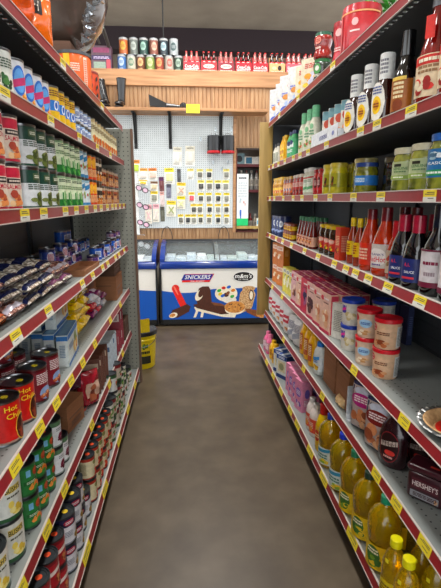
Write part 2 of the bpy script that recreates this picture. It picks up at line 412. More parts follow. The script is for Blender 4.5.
# ================================================================== chest freezers
BLUE = M('#0c4f9e', .4, coat=.2, var=.04); RIM = M('#10357e', .25, coat=.6, var=.05); PAN = M('#e2ded6', .45, coat=.1, var=.02)
FROST = noise_mat('frosted_contents', [(.2, '#8f9fa5'), (.5, '#d9e2e4'), (.8, '#f4f6f6')], (1, 1, 1), 14, 5, .7)
def art_wrap(x0, y):
    return lambda u, v, e: (x0+u, y-e, v)
def poly(mb, pts, m, y, e):
    mb.add([(x, y-e, z) for x, z in pts], [tuple(range(len(pts)))], m)
def freezer(x0, x1, label, wave, cap_only=False):
    y0, y1 = 5.2, 5.84; t = thing('chest_freezer', label, 'freezer', ((x0+x1)/2, 5.5, 0)); ox = -(x0+x1)/2; oy = -5.5
    def P(n, mb, parent=t, lb=None, smooth=True):
        mb.v = [(a+ox, bb+oy, c) for a, bb, c in mb.v]; return part(n, mb, parent, lb, smooth=smooth)
    w = x1-x0
    b = MB(); b.rbox(x0, x1, y0+.004, y1, .08, .71, PAN, .012); P('cabinet', b)
    b = MB(); b.box(x0+.02, x1-.02, y0+.03, y1-.02, .035, .08, BLACK); b.box(x0-.012, x0+.012, y0-.006, y0+.02, .03, .72, BLACK); b.box(x1-.012, x1+.012, y0-.006, y0+.02, .03, .72, BLACK); b.box(x0, x1, y0-.006, y0+.02, .025, .085, BLACK); P('base_frame', b, smooth=False)
    for xx in (x0+.06, x1-.06):
        for yy in (y0+.06, y1-.08):
            c = MB(); c.tube([(xx-.012, yy, .03), (xx+.012, yy, .03)], .03, BLACK, 14); c.box(xx-.016, xx+.016, yy-.012, yy+.012, .03, .06, TIN); P('caster', c)
    b = MB()                                            # blue lower field of the front with a swept upper edge
    n = 24; top = [(x0+.012+(w-.024)*i/n, wave(i/n)) for i in range(n+1)]
    b.add([(x, y0-.001, .085) for x, z in top]+[(x, y0-.001, z) for x, z in top], [(i, i+1, n+2+i, n+1+i) for i in range(n)], BLUE)
    fr = P('front_print', b, smooth=False)
    # rim: a ring of four rails, side caps sweeping up to the back
    b = MB(); b.rbox(x0-.005, x1+.005, y0-.03, y0+.07, .70, .79, RIM, .025, 3); P('front_rim', b)
    for xs in (x0, x1-.05):
        b = MB(); pr = [(y0-.02, .74, .82), (y0+.05, .72, .87), (y0+.2, .72, .93), (y0+.4, .72, .975), (y1, .72, 1.0)]
        vs = [(xx, yy, z) for xx in (xs, xs+.05) for yy, za, zb in pr for z in (za, zb)]
        k = len(pr)*2; fs = [(2*i, 2*i+2, 2*i+3, 2*i+1) for i in range(len(pr)-1)]; fs += [tuple(a+k for a in q) for q in fs]
        fs += [(2*i+1, 2*i+3, 2*i+3+k, 2*i+1+k) for i in range(len(pr)-1)]+[(2*i, 2*i+k, 2*i+2+k, 2*i+2) for i in range(len(pr)-1)]+[(0, 1, 1+k, k), (k-2, k-2+k, k-1+k, k-1)]
        b.add(vs, fs, RIM); P('side_cap', b)
    b = MB(); b.rbox(x0, x1, y1-.05, y1, .70, 1.0, M('#23272b', .4), .012); P('back_rail', b)
    for i, (xa, xb, dz) in enumerate(((x0+.05, (x0+x1)/2+.03, 0), ((x0+x1)/2-.03, x1-.05, .012))):
        b = MB(); pts = [(y0+.06, .80), (y0+.2, .895), (y0+.4, .945), (y1-.05, .965)]
        b.add([(x, yy, z+dz) for yy, z in pts for x in (xa, xb)], [(2*q, 2*q+1, 2*q+3, 2*q+2) for q in range(3)], GLASSM); g = P('glass_lid', b)
        f = MB(); f.tube([(xa, yy, z+dz) for yy, z in pts], .008, GREYP if i else RIM, 6); f.tube([(xb, yy, z+dz) for yy, z in pts], .008, GREYP, 6); f.tube([(xa, *(pts[-1][0], pts[-1][1]+dz)), (xb, pts[-1][0], pts[-1][1]+dz)], .012, M('#23272b', .4), 6)
        f.v = [(a+ox, bb+oy, c) for a, bb, c in f.v]; part('lid_frame', f, g)
    b = MB(); b.box(x0+.05, x1-.05, y0+.08, y1-.05, .74, .79, FROST)
    P('frozen_contents', b, lb='frosty white packets under the glass')
    for q in range(int(w/.13)):
        c = MB(); xx = x0+.12+q*.125
        if xx > x1-.12: break
        c.rbox(xx-.055, xx+.055, y0+.12, y0+.38, .79, .81+.05*R_(), M(random.choice(['#dfe5e6', '#c5d3da', '#eef1f0', '#b9c9c6']), .4), .006); P('ice_cream_carton', c)
    return t, fr, ox, oy
def wave1(t): return .44-.035*math.sin(PI*min(1, t*2.2))+.03*t
t, fr, ox, oy = freezer(-.34, 1.02, 'blue and white glass-topped ice cream freezer printed with frozen treats', wave1)
FY = 5.2-.0015
a = MB()
def E_(cx, cz, w, h, m, e, rot=0, n=20):
    c, s = math.cos(rot), math.sin(rot)
    poly(a, [(cx+w/2*math.cos(q*2*PI/n)*c-h/2*math.sin(q*2*PI/n)*s, cz+w/2*math.cos(q*2*PI/n)*s+h/2*math.sin(q*2*PI/n)*c) for q in range(n)], m, FY, e)
def Q_(pts, m, e): poly(a, pts, m, FY, e)
CH = M('#4a281a', .4, var=.2); CHL = M('#7a4a2e', .4, var=.2); CRM = M('#efe3cb', .5); COOK = noise_mat('cookie_print', [(.3, '#a8662c'), (.6, '#cf9550'), (.8, '#e0b070')], (1, 1, 1), 30, 3, .5); NUT = noise_mat('nut_print', [(.3, '#8a5a30'), (.55, '#c9a274'), (.8, '#ead7b4')], (1, 1, 1), 60, 3, .5)
RED = M('#d22b22', .4)
# sticks, red ice pop
Q_([(.02, .1), (.05, .1), (.09, .2), (.06, .2)], CRM, .0004); Q_([(.1, .1), (.13, .1), (.15, .2), (.12, .2)], CRM, .0004)
Q_([(-.215, .42), (-.145, .44), (-.03, .20), (-.10, .17)], RED, .0006); E_(-.178, .44, .085, .09, RED, .0007)
E_(-.175, .42, .02, .12, '#ee7a68', .0009, .45)
# big chocolate bar with a bite, wafer sandwich
Q_([(.05, .35), (.09, .44), (.13, .46), (.2, .46), (.22, .42), (.24, .22), (.08, .20)], CH, .0011); E_(.09, .36, .08, .14, CRM, .0013, -.5); E_(.115, .39, .06, .12, CH, .0014, -.4)
Q_([(.12, .24), (.34, .17), (.52, .13), (.5, .09), (.36, .1), (.05, .18), (.03, .22)], CRM, .0016); Q_([(.02, .25), (.18, .28), (.5, .19), (.53, .14), (.34, .13), (.06, .21)], CH, .0018)
Q_([(.22, .28), (.34, .26), (.42, .22), (.26, .24)], CHL, .002)
# toffee bar at left
Q_([(-.22, .19), (-.05, .26), (-.01, .23), (-.03, .17), (-.16, .10), (-.25, .12)], CH, .0021); E_(-.21, .13, .10, .06, CRM, .0023, .3); E_(-.22, .13, .07, .04, COOK, .0024, .3)
# sweets cookie
E_(.40, .375, .26, .19, CRM, .0011); E_(.44, .30, .16, .08, '#e6dfd2', .0012)
for cx, cz, c in ((.32, .41, '#3da043'), (.37, .44, '#c33228'), (.43, .45, '#2a62b8'), (.48, .41, '#c9782a'), (.36, .35, '#2a62b8'), (.42, .38, '#7a4a2e'), (.47, .34, '#3da043'), (.33, .37, '#e1c238')): E_(cx, cz, .05, .035, c, .0014, R_())
E_(.40, .36, .06, .05, CH, .0013)
# nutty cone/bar, round cookie sandwich, peanut cup
Q_([(.54, .22), (.56, .38), (.62, .45), (.70, .44), (.74, .36), (.70, .2), (.6, .15)], NUT, .0015); E_(.66, .43, .15, .06, NUT, .0016); E_(.69, .35, .06, .13, CH, .0018); E_(.69, .35, .04, .1, CRM, .0019)
E_(.50, .19, .23, .13, CRM, .0021); E_(.50, .215, .24, .14, COOK, .0023)
for q in range(9): E_(.50+U(-.08, .08), .215+U(-.04, .04), .018, .012, CH, .0025)
Q_([(.62, .2), (.78, .17), (.84, .1), (.76, .09), (.64, .15)], CHL, .0022); E_(.8, .11, .1, .05, COOK, .0024, -.3)
a.v = [((x-.25)*1.05+.285+ox, y+oy, (z-.09)*1.06+.095) for x, y, z in a.v]; part('frozen_treats_print', a, fr, 'printed red pop, chocolate bars and cookies', smooth=False)
a = MB()
Q_([(-.04, .54), (.29, .54), (.35, .64), (.0, .64)], RED, .0004); Q_([(-.045, .565), (.30, .565), (.34, .635), (-.01, .635)], '#1c2f86', .0008)
w0 = lambda u, v, e: (u+(v-.6)*.25, FY-e, v)
vs, fs = text2d('SNICKERS'); a.add([w0(.152+x*.3, .602+y*.05, .0014) for x, y in vs], fs, '#f2f0ee')
vs, fs = text2d('ice cream'); a.add([w0(.16+x*.16, .555+y*.016, .0014) for x, y in vs], fs, '#f2f0ee')
a.v = [(x-.05+ox, y+oy, z) for x, y, z in a.v]; part('logo_print', a, fr, 'printed red and blue lettering', smooth=False); a = MB()
E_(.70, .60, .25, .125, '#f4f2ee', .0004); E_(.70, .60, .24, .115, '#1a1614', .0008)
vs, fs = text2d("m&m's"); a.add([w0(.70+x*.2, .61+y*.055, .0014) for x, y in vs], fs, '#f4f2ee'); vs, fs = text2d('ICE CREAM'); a.add([w0(.705+x*.12, .567+y*.013, .0014) for x, y in vs], fs, '#f4f2ee')
a.v = [(x-.05+ox, y+oy, z) for x, y, z in a.v]; part('logo_print', a, fr, 'printed black oval with lettering', smooth=False)
freezer(-1.72, -.385, 'second blue and white freezer partly hidden behind left shelving', lambda t: .44+.12*(1-t)**1.2)

# ================================================================== shelving (gondolas)
YL, YR = 3.5, 4.06
LZ = {1: 1.995, 2: 1.751, 3: 1.437, 4: 1.113, 5: .777, 6: .425, 7: .10}
RZ = {1: 2.12, 2: 1.757, 3: 1.492, 4: 1.17, 5: .75, 6: .433, 7: .10}
TOPT = .03
def gondola(side, label, zs, X, Xb, Xback, y0, y1, tags, backmat, shelfmat):
    s = 1 if side == 'R' else -1
    t = thing('shelving_unit', label, 'shelving', (s*(X+Xback)/2, (y0+y1)/2, 0)); ox, oy = -t.location.x, -t.location.y
    def P(n, mb, par=t, lb=None, smooth=False):
        mb.v = [(a+ox, c+oy, z) for a, c, z in mb.v]; return part(n, mb, par, lb, smooth=smooth)
    def bx(mb, xa, xb, ya, yb, za, zb, m): mb.box(min(s*xa, s*xb), max(s*xa, s*xb), ya, yb, za, zb, m)
    def sl(mb, x, ya, yb, za, zb, t_, k, h, z, m):      # strip on the leaning rail face, standing t_ proud of it
        f = lambda zz: x-k+2*k*(zz-z)/h
        vs = [(s*(f(zz)+d), y, zz) for zz in (za, zb) for d in (-t_, .001) for y in (ya, yb)]
        mb.add(vs, [(0, 1, 3, 2), (4, 6, 7, 5), (0, 4, 5, 1), (2, 3, 7, 6), (0, 2, 6, 4), (1, 5, 7, 3)], m)
    b = MB(); bx(b, Xback, Xback+.03, y0, y1, 0, 2.35, backmat)
    z = .2
    while z < 2.3: bx(b, Xback-.004, Xback, y0, y1, z, z+.052, backmat); z += .06
    P('back_panel', b)
    for y in [y1-.01-i*.92 for i in range(5)]:
        if y > y0:
            b = MB(); bx(b, Xback-.02, Xback-.004, y-.02, y+.01, .1, 2.35, GREYP); z = .2
            while z < 2.3: bx(b, Xback-.021, Xback-.02, y-.008, y-.002, z, z+.012, BLACK); z += .025
            P('upright', b)
    b = MB(); bx(b, Xb+.03, Xback, y0, y1, 0, zs[7]-.001, GREYP); P('base', b)
    for i in zs:
        z = zs[i]; x = Xb if i == 7 else X
        b = MB(); xa = x+.004
        if i == 1:                                      # the top boards have a row of slots near the lip
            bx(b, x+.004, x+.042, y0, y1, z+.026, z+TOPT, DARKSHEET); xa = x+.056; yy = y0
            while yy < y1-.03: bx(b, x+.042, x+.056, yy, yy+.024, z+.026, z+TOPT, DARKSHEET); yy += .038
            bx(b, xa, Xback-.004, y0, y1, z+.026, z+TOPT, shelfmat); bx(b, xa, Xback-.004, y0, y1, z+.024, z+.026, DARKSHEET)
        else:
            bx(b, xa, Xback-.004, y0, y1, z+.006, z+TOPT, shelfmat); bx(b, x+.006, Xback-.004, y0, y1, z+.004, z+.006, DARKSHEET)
        sh = P('shelf', b)
        b = MB(); w = .005; h = .040
        k = 0 if z > 1.3 else .005                      # lower rails lean back to face the shopper
        sl(b, x, y0, y1, z+.003, z+h-.003, .004, k, h, z, RAIL); sl(b, x, y0, y1, z, z+.003, .0055, k, h, z, RAILW); sl(b, x, y0, y1, z+h-.003, z+h, .0055, k, h, z, RAILW)
        P('price_rail', b, sh)
        for q, y in enumerate(tags[i]):
            g = MB(); L = .07 if i not in (7,) else .11
            sl(g, x, y-L/2, y+L/2, z+.017, z+.0375, .0062, k, h, z, TAGY); sl(g, x, y-L/2, y+L/2, z+.002, z+.017, .0062, k, h, z, TAGW if i not in (5, 6, 7) or side == 'R' and i < 5 else TAGY)
            for zz, l0, l1 in ((.029, -.4, .2), (.024, -.4, .35), (.012, -.35, .1)): sl(g, x, y+L*l0, y+L*l1, z+zz, z+zz+.002, .0066, k, h, z, TAGK)
            P('price_tag', g, sh)
    return t
def kk(k, us, u0=188): return [abs(k/(u-u0)) for u in us]
def fill(y, y1, lo, hi):
    o = []
    while y < y1: o.append(y); y += U(lo, hi)
    return o
tl = {1: [1.2, 1.9, 2.7], 2: [1.28, 1.68, 2.1, 2.5, 2.9], 3: [1.1]+kk(225, [21, 40, 62, 73])+fill(2.15, 3.4, .13, .2),
      4: [1.2, 1.49, 1.98, 2.2]+[2.46, 2.62, 2.9, 3.05, 3.3], 5: [.9, 1.11, 1.31, 1.49, 1.69, 1.89, 2.15, 2.6, 3.0], 6: [.85, 1.06, 1.29, 1.5, 1.98, 2.46, 3.0], 7: [.9, 1.1, 1.3, 1.55, 1.95, 2.4, 2.8, 3.2]}
tr = {1: [1.5, 2.3, 3.0, 3.6], 2: kk(316, [405, 372, 356, 323])+fill(2.7, 4, .16, .28), 3: kk(316, [432, 381, 353, 329])+fill(2.5, 4, .2, .35),
      4: kk(316, [432, 396, 374, 360, 349.5, 337])+fill(2.4, 4, .22, .36), 5: [1.32, 1.78, 3.3, 3.7], 6: [.95, 1.13, 1.32, 1.49, 2.2, 2.6, 3.2], 7: [1.1, 1.55, 1.95, 2.2, 2.5, 2.7, 3.0, 3.3, 3.6]}
SLATE = noise_mat('slate_back_panel', [(.2, '#5c646c'), (.8, '#6e767e')], (1, 1, 1), 3, 3, .5)
DKB = noise_mat('dark_back_panel', [(.2, '#35383c'), (.8, '#44484d')], (1, 1, 1), 3, 3, .5)
gl = gondola('L', 'long shelving unit along the left side of the aisle', LZ, .48, .43, .90, -.6, YL, tl, SLATE, SHELFL)
gr = gondola('R', 'long shelving unit along the right side of the aisle', RZ, .72, .667, 1.16, -.6, YR, tr, DKB, SHELFR)
ENDP = holes_mat('grey_pegboard', '#8f9086', .0330, .0048, (0, 2), '#4a4b45', .6)
b = MB(); b.box(-.95, -.42, YL+.03, YL+.055, 0, 2.02, ENDP)
b.v = [(x-gl.location.x, y-gl.location.y, z) for x, y, z in b.v]; part('end_panel', b, gl, 'grey perforated end panel', smooth=False)
b = MB(); b.box(-.424, -.408, YL+.02, YL+.065, 0, 2.02, M('#6b5648', .6)); b.v = [(x-gl.location.x, y-gl.location.y, z) for x, y, z in b.v]; part('panel_edge', b, gl, smooth=False)
b = MB(); b.rbox(.645, .76, YR+.02, YR+.05, .42, 2.17, WOODP, .004); b.v = [(x-gr.location.x, y-gr.location.y, z) for x, y, z in b.v]; part('end_board', b, gr, 'pale pine board fixed at the far end')
b = MB(); b.box(.762, 1.19, YR+.02, YR+.04, 0, 2.35, DKB); b.v = [(x-gr.location.x, y-gr.location.y, z) for x, y, z in b.v]; part('end_panel', b, gr, smooth=False)
# ================================================================== goods
ORD = ['nearest the camera', 'second from camera', 'third from camera', 'fourth from camera', 'fifth from camera', 'sixth from camera', 'seventh from camera', 'eighth from camera', 'ninth from camera', 'tenth from camera', 'eleventh from camera', 'twelfth from camera', 'thirteenth from camera', 'fourteenth from camera', 'fifteenth from camera', 'sixteenth from camera']
LVN = {1: [''], 2: ['lower', 'upper'], 3: ['bottom', 'middle', 'top'], 4: ['lowest', 'second up', 'third up', 'topmost']}
def surf(side, i): return (LZ if side == 'L' else RZ)[i]+TOPT
def row(proto, side, shelf, ys, x, desc, group, h=0, lv=1, depth=1, dx=.08, turn=.45, jit=.12, skip=(), xj=.003, h0=0, lean=None):
    """a row of one product along a shelf: ys = positions along the aisle, x = distance from the aisle's middle"""
    s = 1 if side == 'R' else -1
    n = 0
    for d in range(depth):
        for i, y in enumerate(ys):
            k = lv[i] if isinstance(lv, (list, tuple)) else lv
            for l in range(k):
                if (d, i, l) in skip: continue
                p = []
                if len(ys) > 1: p.append(ORD[sorted(ys).index(y)])
                if k > 1: p.append(LVN[k][l])
                if depth > 1: p.append(('front row', 'second row', 'third row')[d])
                rz = (-PI/2+turn if side == 'R' else PI/2-turn)+U(-jit, jit)
                pr_ = proto[n % len(proto)] if isinstance(proto, list) else proto
                inst(pr_, ', '.join([desc]+p), (s*(x+d*dx+U(-xj, xj)), y+U(-.001, .001), surf(side, shelf)+h0+l*h+.0003), rz, group, rot=None if not lean else (lean[0], lean[1], rz)); n += 1
def seq(y, n, p): return [y+i*p for i in range(n)]
P = PI
def tray(w, d, h, th=.004, m=CARD):
    b = MB(); b.box(-w/2, w/2, -d/2, d/2, 0, th, m); b.box(-w/2, w/2, -d/2, -d/2+th, th, h, m); b.box(-w/2, w/2, d/2-th, d/2, th, h, m); b.box(-w/2, -w/2+th, -d/2+th, d/2-th, th, h, m); b.box(w/2-th, w/2, -d/2+th, d/2-th, th, h, m); return b
def cbox(w, d, h, m=CARD, openb=False, mark=True):
    p = MB()
    b = tray(w, d, h, .005, m) if openb else MB().box(-w/2, w/2, -d/2, d/2, 0, h, m)
    ps = [('box_body', b.mesh('box_body', False), None, None)]
    if mark: decals(p, face(w, d, h), (('r', 0, .5, .8, .04, '#5f4230'), ('b', .0, .25, .6, .2, '#5f4230')), w, h, False); ps.append(('front_print', p.mesh('front_print', False), None, None)); p = MB(); decals(p, face(w, d, h, 'l'), (('r', 0, .62, .8, .03, '#5f4230'), ('b', 0, .3, .5, .2, '#5f4230')), d, h, False); ps.append(('side_print', p.mesh('side_print', False), None, None))
    q = MB()
    if openb: q.box(-.003, .003, -d/2+.006, d/2-.006, .006, h*.92, m); ps.append(('divider', q.mesh('divider', False), None, None))
    else: q.box(-w/2+.001, w/2-.001, -.025, .025, h, h+.0005, '#b9986a'); ps.append(('tape', q.mesh('tape', False), None, None))
    return ('cardboard_box', 'box', ps)
# -------------------------------------------------- left, top shelf
pr_ = pouch(.17, .215, .11, '#e3701a', (('r', 0, .86, .96, .2, '#ecebe6'), ('r', .0, .60, .30, .22, '#2a2320'), ('t', .0, .60, .14, .14, '#e8e0d2', 'H'), ('r', -.3, .35, .2, .3, '#f0a85a')), name='charcoal_bag', cat='bag', seed=3)
inst(pr_, 'orange bag with white top and black square standing on top left shelf', (-.555, 1.77, surf('L', 1)), PI/2-.75)
pr_ = pouch(.20, .17, .14, '#d9591c', (('r', .1, .6, .4, .2, '#e9c9a8'),), name='charcoal_bag', cat='bag', seed=5)
inst(pr_, 'orange bag at the near end of the top left shelf', (-.57, 1.57, surf('L', 1)), PI/2-.6)
pr_ = bottle([(.084, 0), (.088, .01), (.088, .175), (.084, .185)], M('#e0651f', .4, coat=.2), (GREYP, .09, .182, .2), ds=(('r', -.8, .5, .35, .8, '#f0c23c'), ('r', .25, .45, .22, .8, '#f3dcc8'), ('b', .25, .45, .16, .7, '#d9591c'), ('b', -.35, .6, .5, .2, '#f3dcc8')), name='plastic_drum', cat='tub', seg=30)
inst(pr_, 'round orange tub with dark grey lid on the top left shelf', (-.575, 2.5, surf('L', 1)), PI/2-.9)
pr_ = bottle([(.066, 0), (.07, .01), (.07, .15), (.066, .16)], M('#c24a22', .4), (M('#7a2a1a'), .071, .158, .172), ds=tuple(('s', -.9+i*.5, .25+.25*j, .22, .12, '#1f1b18') for i in range(4) for j in range(3))+(('r', -.6, .5, .14, .7, '#e3b93a'),), name='plastic_drum', cat='tub')
inst(pr_, 'small orange tub with black stripes behind the round orange tub', (-.56, 2.72, surf('L', 1)), PI/2-.6)

def blob(rx, ry, rz, m, seed, amp=.12, sub=4, fr=2.2):
    bm = bmesh.new(); bmesh.ops.create_icosphere(bm, subdivisions=sub, radius=1)
    for v in bm.verts:
        n = mnoise.noise(v.co*fr+Vector((seed, 0, seed)))+.4*mnoise.noise(v.co*fr*3+Vector((0, seed, 0))); v.co *= 1+amp*n
        v.co = Vector((v.co.x*rx, v.co.y*ry, max(v.co.z, -.93)*rz))
    b = MB(); b.add([v.co.copy() for v in bm.verts], [tuple(v.index for v in f.verts) for f in bm.faces], m); bm.free(); return b
WRAP = noise_mat('brown_plastic_wrap', [(.3, '#3c332e'), (.6, '#5a4c43'), (.8, '#7a6556')], (1, 1, 1), 3, 7, .22, .5, .6, bd=.03)
t = thing('wrapped_bundle', 'bulky dark bundle in shiny brown plastic wrap atop the left shelving', 'bundle', (-.80, 3.0, surf('L', 1)+.68))
part('plastic_wrap', blob(.33, .3, .36, WRAP, 4, .1), t)
inst(cbox(.44, .3, .35, CARDD), 'dark carton under the wrapped bundle atop left shelving', (-.80, 3.0, surf('L', 1)+.0003), PI/2)
b = MB(); FOIL = M('#b9bcc0', .15, .9, var=.2)
for q in range(10):
    z = -.36+q*.032; x = .20+.015*q+.02*math.sin(q*.9); b.add([(x-.03, -.16, z), (x+.02+U(0, .03), -.2-U(0, .03), z+.01), (x+.03, -.1, z+.045), (x-.02+U(-.02, .02), -.2, z+.05)], [(0, 1, 2), (0, 1, 3), (1, 2, 3), (0, 2, 3)], FOIL)
part('foil_tie', b, t, 'crinkled silver tie', smooth=False)

# -------------------------------------------------- left, second shelf
c1 = can(.043, .14, '#dfe2da', [(0, .06, '#9aa79a')], (('f', 0, .35, 1.1, .4, '#3d6b3a', ('#2f5c34', '#4a7a3e', '#263a22')), ('b', 0, .72, 1.2, .2, '#4b5a4c'), ('b', -1.7, .5, .8, .5, '#8b948c')))
row(c1, 'L', 2, seq(1.34, 2, .088), .545, 'white can with green leaves on second left shelf', 'white cans with green print')
c1 = can(.042, .14, '#e0e2e6', [(0, .1, '#c9cfd8')], (('e', 0, .55, 1.15, .62, '#2f6fc4'), ('e', 0, .55, .9, .5, '#6aa6e0'), ('s', 0, .52, 1.3, .16, '#b8386a'), ('f', .35, .2, .8, .24, '#d98a2c', ('#d98a2c', '#e8b05a')), ('b', -1.8, .5, .9, .5, '#8f99a8')))
row(c1, 'L', 2, seq(1.525, 4, .086), .545, 'white can with blue oval on second left shelf', 'white cans with blue ovals')
c1 = can(.042, .15, '#e2b92a', [(.38, .66, '#2f7fd0')], (('b', 0, .82, 1.3, .16, '#7a4a1c'), ('e', 0, .52, .5, .24, '#e8eef4'), ('e', 0, .52, .3, .16, '#2f5fb0'), ('b', -1.7, .5, .7, .5, '#8a7a2a')))
row(c1, 'L', 2, seq(1.90, 4, .086), .545, 'yellow can with blue band on second left shelf', 'yellow and blue cans')
c1 = can(.038, .072, '#2a63b4', [(.0, .2, '#cfd8e4'), (.85, 1, '#9db9dc')], (('e', 0, .55, 1.1, .5, '#dfe8f2'), ('b', 0, .55, .8, .3, '#2a4f94')))
row(c1, 'L', 2, seq(2.25, 4, .078), .54, 'small blue can on second left shelf', 'small blue cans in two layers', h=.0725, lv=2)
c1 = can(.04, .15, '#d9d3b0', [(.0, .1, '#b9ae84'), (.9, 1, '#cbb98a')], (('f', .1, .3, .9, .36, '#b0522c', ('#b0522c', '#c9793a', '#8c3a22')), ('b', 0, .7, 1.2, .16, '#7a6a48'), ('b', -1.7, .5, .8, .5, '#a09468')))
row(c1, 'L', 2, seq(2.58, 10, .084), .54, 'cream can with red picture on second left shelf', 'cream cans at the end of the second left shelf')
# -------------------------------------------------- left, third shelf (two layers of cans)
c1 = can(.05, .135, '#e6d8c8', [(.74, .97, '#c22f48'), (.0, .06, '#b8354a')], (('r', 0, .82, .9, .10, '#c22f48'), ('r', 0, .645, 1.0, .1, '#33282a'), ('b', 0, .645, .8, .06, '#d8ccc0'), ('t', 0, .52, 1.1, .1, '#b33446', 'SALMON'), ('f', 0, .25, 1.1, .36, '#c97a4a', ('#d98f58', '#b5603a', '#e8c49a', '#a34a3a')), ('b', -1.7, .45, .8, .5, '#a88a7c')))
row(c1, 'L', 3, [1.29, 1.396], .545, 'pink topped can with patty picture on third left shelf', 'pink and cream cans', h=.1355, lv=2)
c1 = can(.05, .135, '#e4e8ea', [(.66, 1, '#24463a'), (.0, .05, '#2a4f40')], (('r', .1, .8, .7, .16, '#4a5a40'), ('b', .1, .8, .5, .08, '#e0e0d0'), ('b', 0, .56, 1.3, .14, '#5d6a62'), ('f', .1, .27, 1.5, .42, '#4a5a2a', ('#5c6a34', '#3f4a22', '#77804a', '#39421f')), ('b', -1.7, .4, .8, .4, '#9aa4a6')))
row(c1, 'L', 3, seq(1.565, 3, .106), .545, 'dark green topped can with leafy greens', 'dark green topped vegetable cans', h=.1355, lv=2)
c1 = can(.043, .135, '#dbe6c8', [(.93, 1, '#8fb08a'), (.0, .24, '#2f7a3c')], (('b', 0, .82, .9, .1, '#33503a'), ('b', 0, .62, 1.3, .12, '#7d9a70'), ('r', -.1, .3, .16, .34, '#3f8a44'), ('r', .15, .32, .12, .38, '#57a04e'), ('r', .35, .28, .12, .3, '#3f8a44'), ('f', .2, .14, .9, .2, '#57a04e', ('#57a04e', '#2c6a34')), ('b', -1.7, .5, .8, .5, '#a4b894')))
row(c1, 'L', 3, seq(1.90, 4, .09), .54, 'pale green can of green beans', 'pale green bean cans', h=.1355, lv=2)
c1 = can(.04, .135, '#dfe9ec', [(.9, 1, '#9cc0d0')], (('s', 0, .72, 1.2, .16, '#3f86b4'), ('f', .1, .4, .9, .3, '#b4563a', ('#b4563a', '#d9d2c0', '#8aa04a')), ('r', 0, .1, 1.2, .1, '#3f86b4')))
row(c1, 'L', 3, seq(2.27, 2, .086), .54, 'white and sky blue can on third left shelf', 'white and blue cans', h=.1355, lv=2)
c1 = can(.037, .132, '#c9451e', [(.5, .6, '#e8a030'), (.88, 1, '#e07a24')], (('e', 0, .72, 1, .3, '#e8b040'), ('b', 0, .3, 1.1, .3, '#f0c890')))
row(c1, 'L', 3, seq(2.45, 2, .08), .535, 'orange red can on third left shelf', 'orange red cans', h=.1325, lv=2)
c1 = can(.037, .132, '#d8cdb8', [(.8, 1, '#3a2a22'), (0, .18, '#c4722c')], (('r', 0, .55, 1.1, .2, '#2c2622'), ('f', 0, .35, 1, .3, '#8c4a24', ('#8c4a24', '#c9812f', '#3a2a22'))))
row(c1, 'L', 3, seq(2.62, 2, .08), .535, 'cream and black can on third left shelf', 'cream and black cans', h=.1325, lv=2)
c1 = can(.035, .11, '#8c3a24', [(.42, .62, '#c98a4a'), (.85, 1, '#b5a08a')], (('b', 0, .3, 1.2, .3, '#d9b890'), ('f', 0, .7, .9, .3, '#5a2a1c', ('#5a2a1c', '#b4582c'))))
c2 = can(.035, .11, '#b07a44', [(.3, .55, '#6a2f22'), (.85, 1, '#b5a08a')], (('b', 0, .7, 1.2, .3, '#4a2a1c'),))
row([c1, c1, c2], 'L', 3, seq(2.80, 8, .082), .54, 'small brown can at far end of third left shelf', 'small brown cans', h=.1105, lv=2)
# -------------------------------------------------- left, fourth shelf: bags of beans, small blue cans, tray
BEAN = {}
for nm, pts in (('white', [(.0, '#fbf8f2'), (.35, '#ece6da'), (.55, '#b5ab9c'), (.8, '#776a5c')]), ('pink', [(.0, '#ecd0c6'), (.35, '#d0a89a'), (.55, '#9a6c62'), (.8, '#5c3e38')]), ('tan', [(.0, '#c98a4e'), (.3, '#a3653a'), (.6, '#6a3a26')])):
    BEAN[nm] = noise_mat('dried_beans_'+nm, pts, (1, 1, 1), 95, 2, .25, .35, .5, 'voronoi', bd=.003)
NAVY = M('#1c2348', .22, coat=.5, var=.15)
def bean_bag(bean, endcol, ds, seed):
    w, h, d = .14, .22, .05
    b, p = pouch_mesh(w, h, d, BEAN[bean], (), .3, seed)
    q0 = MB(); fl = []                               # bands of coloured film round the bag
    def th(a, c): return d/2*(max(0, 1-abs(a)**3.0))**.5*(max(0, 1-abs(c)**3.2))**.6*(1+.3*mnoise.noise(Vector((a*2.3+seed, c*2.3, seed*1.7))))+.0032
    for c0, c1_ in ((-.95, -.78), (.05, .4), (.8, .95)):
        q = MB() if c0 != .05 else q0
        for sg in (-1, 1):
            vs = []; K, N = 5, 16
            for j in range(K+1):
                for i in range(N+1):
                    a_ = -1+2*i/N; c = c0+(c1_-c0)*j/K; vs.append((a_*w/2*1.01, sg*th(a_, c), (c+1)/2*h))
            q.add(vs, [(j*(N+1)+i, j*(N+1)+i+1, (j+1)*(N+1)+i+1, (j+1)*(N+1)+i) for j in range(K) for i in range(N)], endcol)
        if c0 != .05: fl.append(('film_band', q.mesh('film_band'), None, None))
    global NV
    q = q0; NV = 6; decals(q, lambda u, v, e: (u, -th(2*u/w, 2*v/h-1)-e, v), ds, w, h); NV = 1
    return ('bean_bag', 'bag', [('bag_body', b.mesh('bag_body'), None, None), ('printed_film', q.mesh('printed_film'), None, None)]+fl)
bb = [bean_bag('white', NAVY, (('r', 0, .5, .5, .12, '#2a3470'),), 1), bean_bag('white', NAVY, (('r', .2, .45, .4, .2, '#e2dfe4'), ('b', .2, .45, .3, .14, '#4a4f8a')), 2), bean_bag('pink', M('#c9c2cc', .25, coat=.5), (('r', 0, .55, .4, .14, '#d9d0d8'),), 3), bean_bag('tan', M('#b8561f', .25, coat=.5), (('r', 0, .5, .8, .2, '#d9a06a'),), 4), bean_bag('white', M('#7a4468', .25, coat=.5), (('r', 0, .55, .9, .25, '#d8cfd8'), ('b', 0, .55, .7, .12, '#6a2f5a')), 5)]
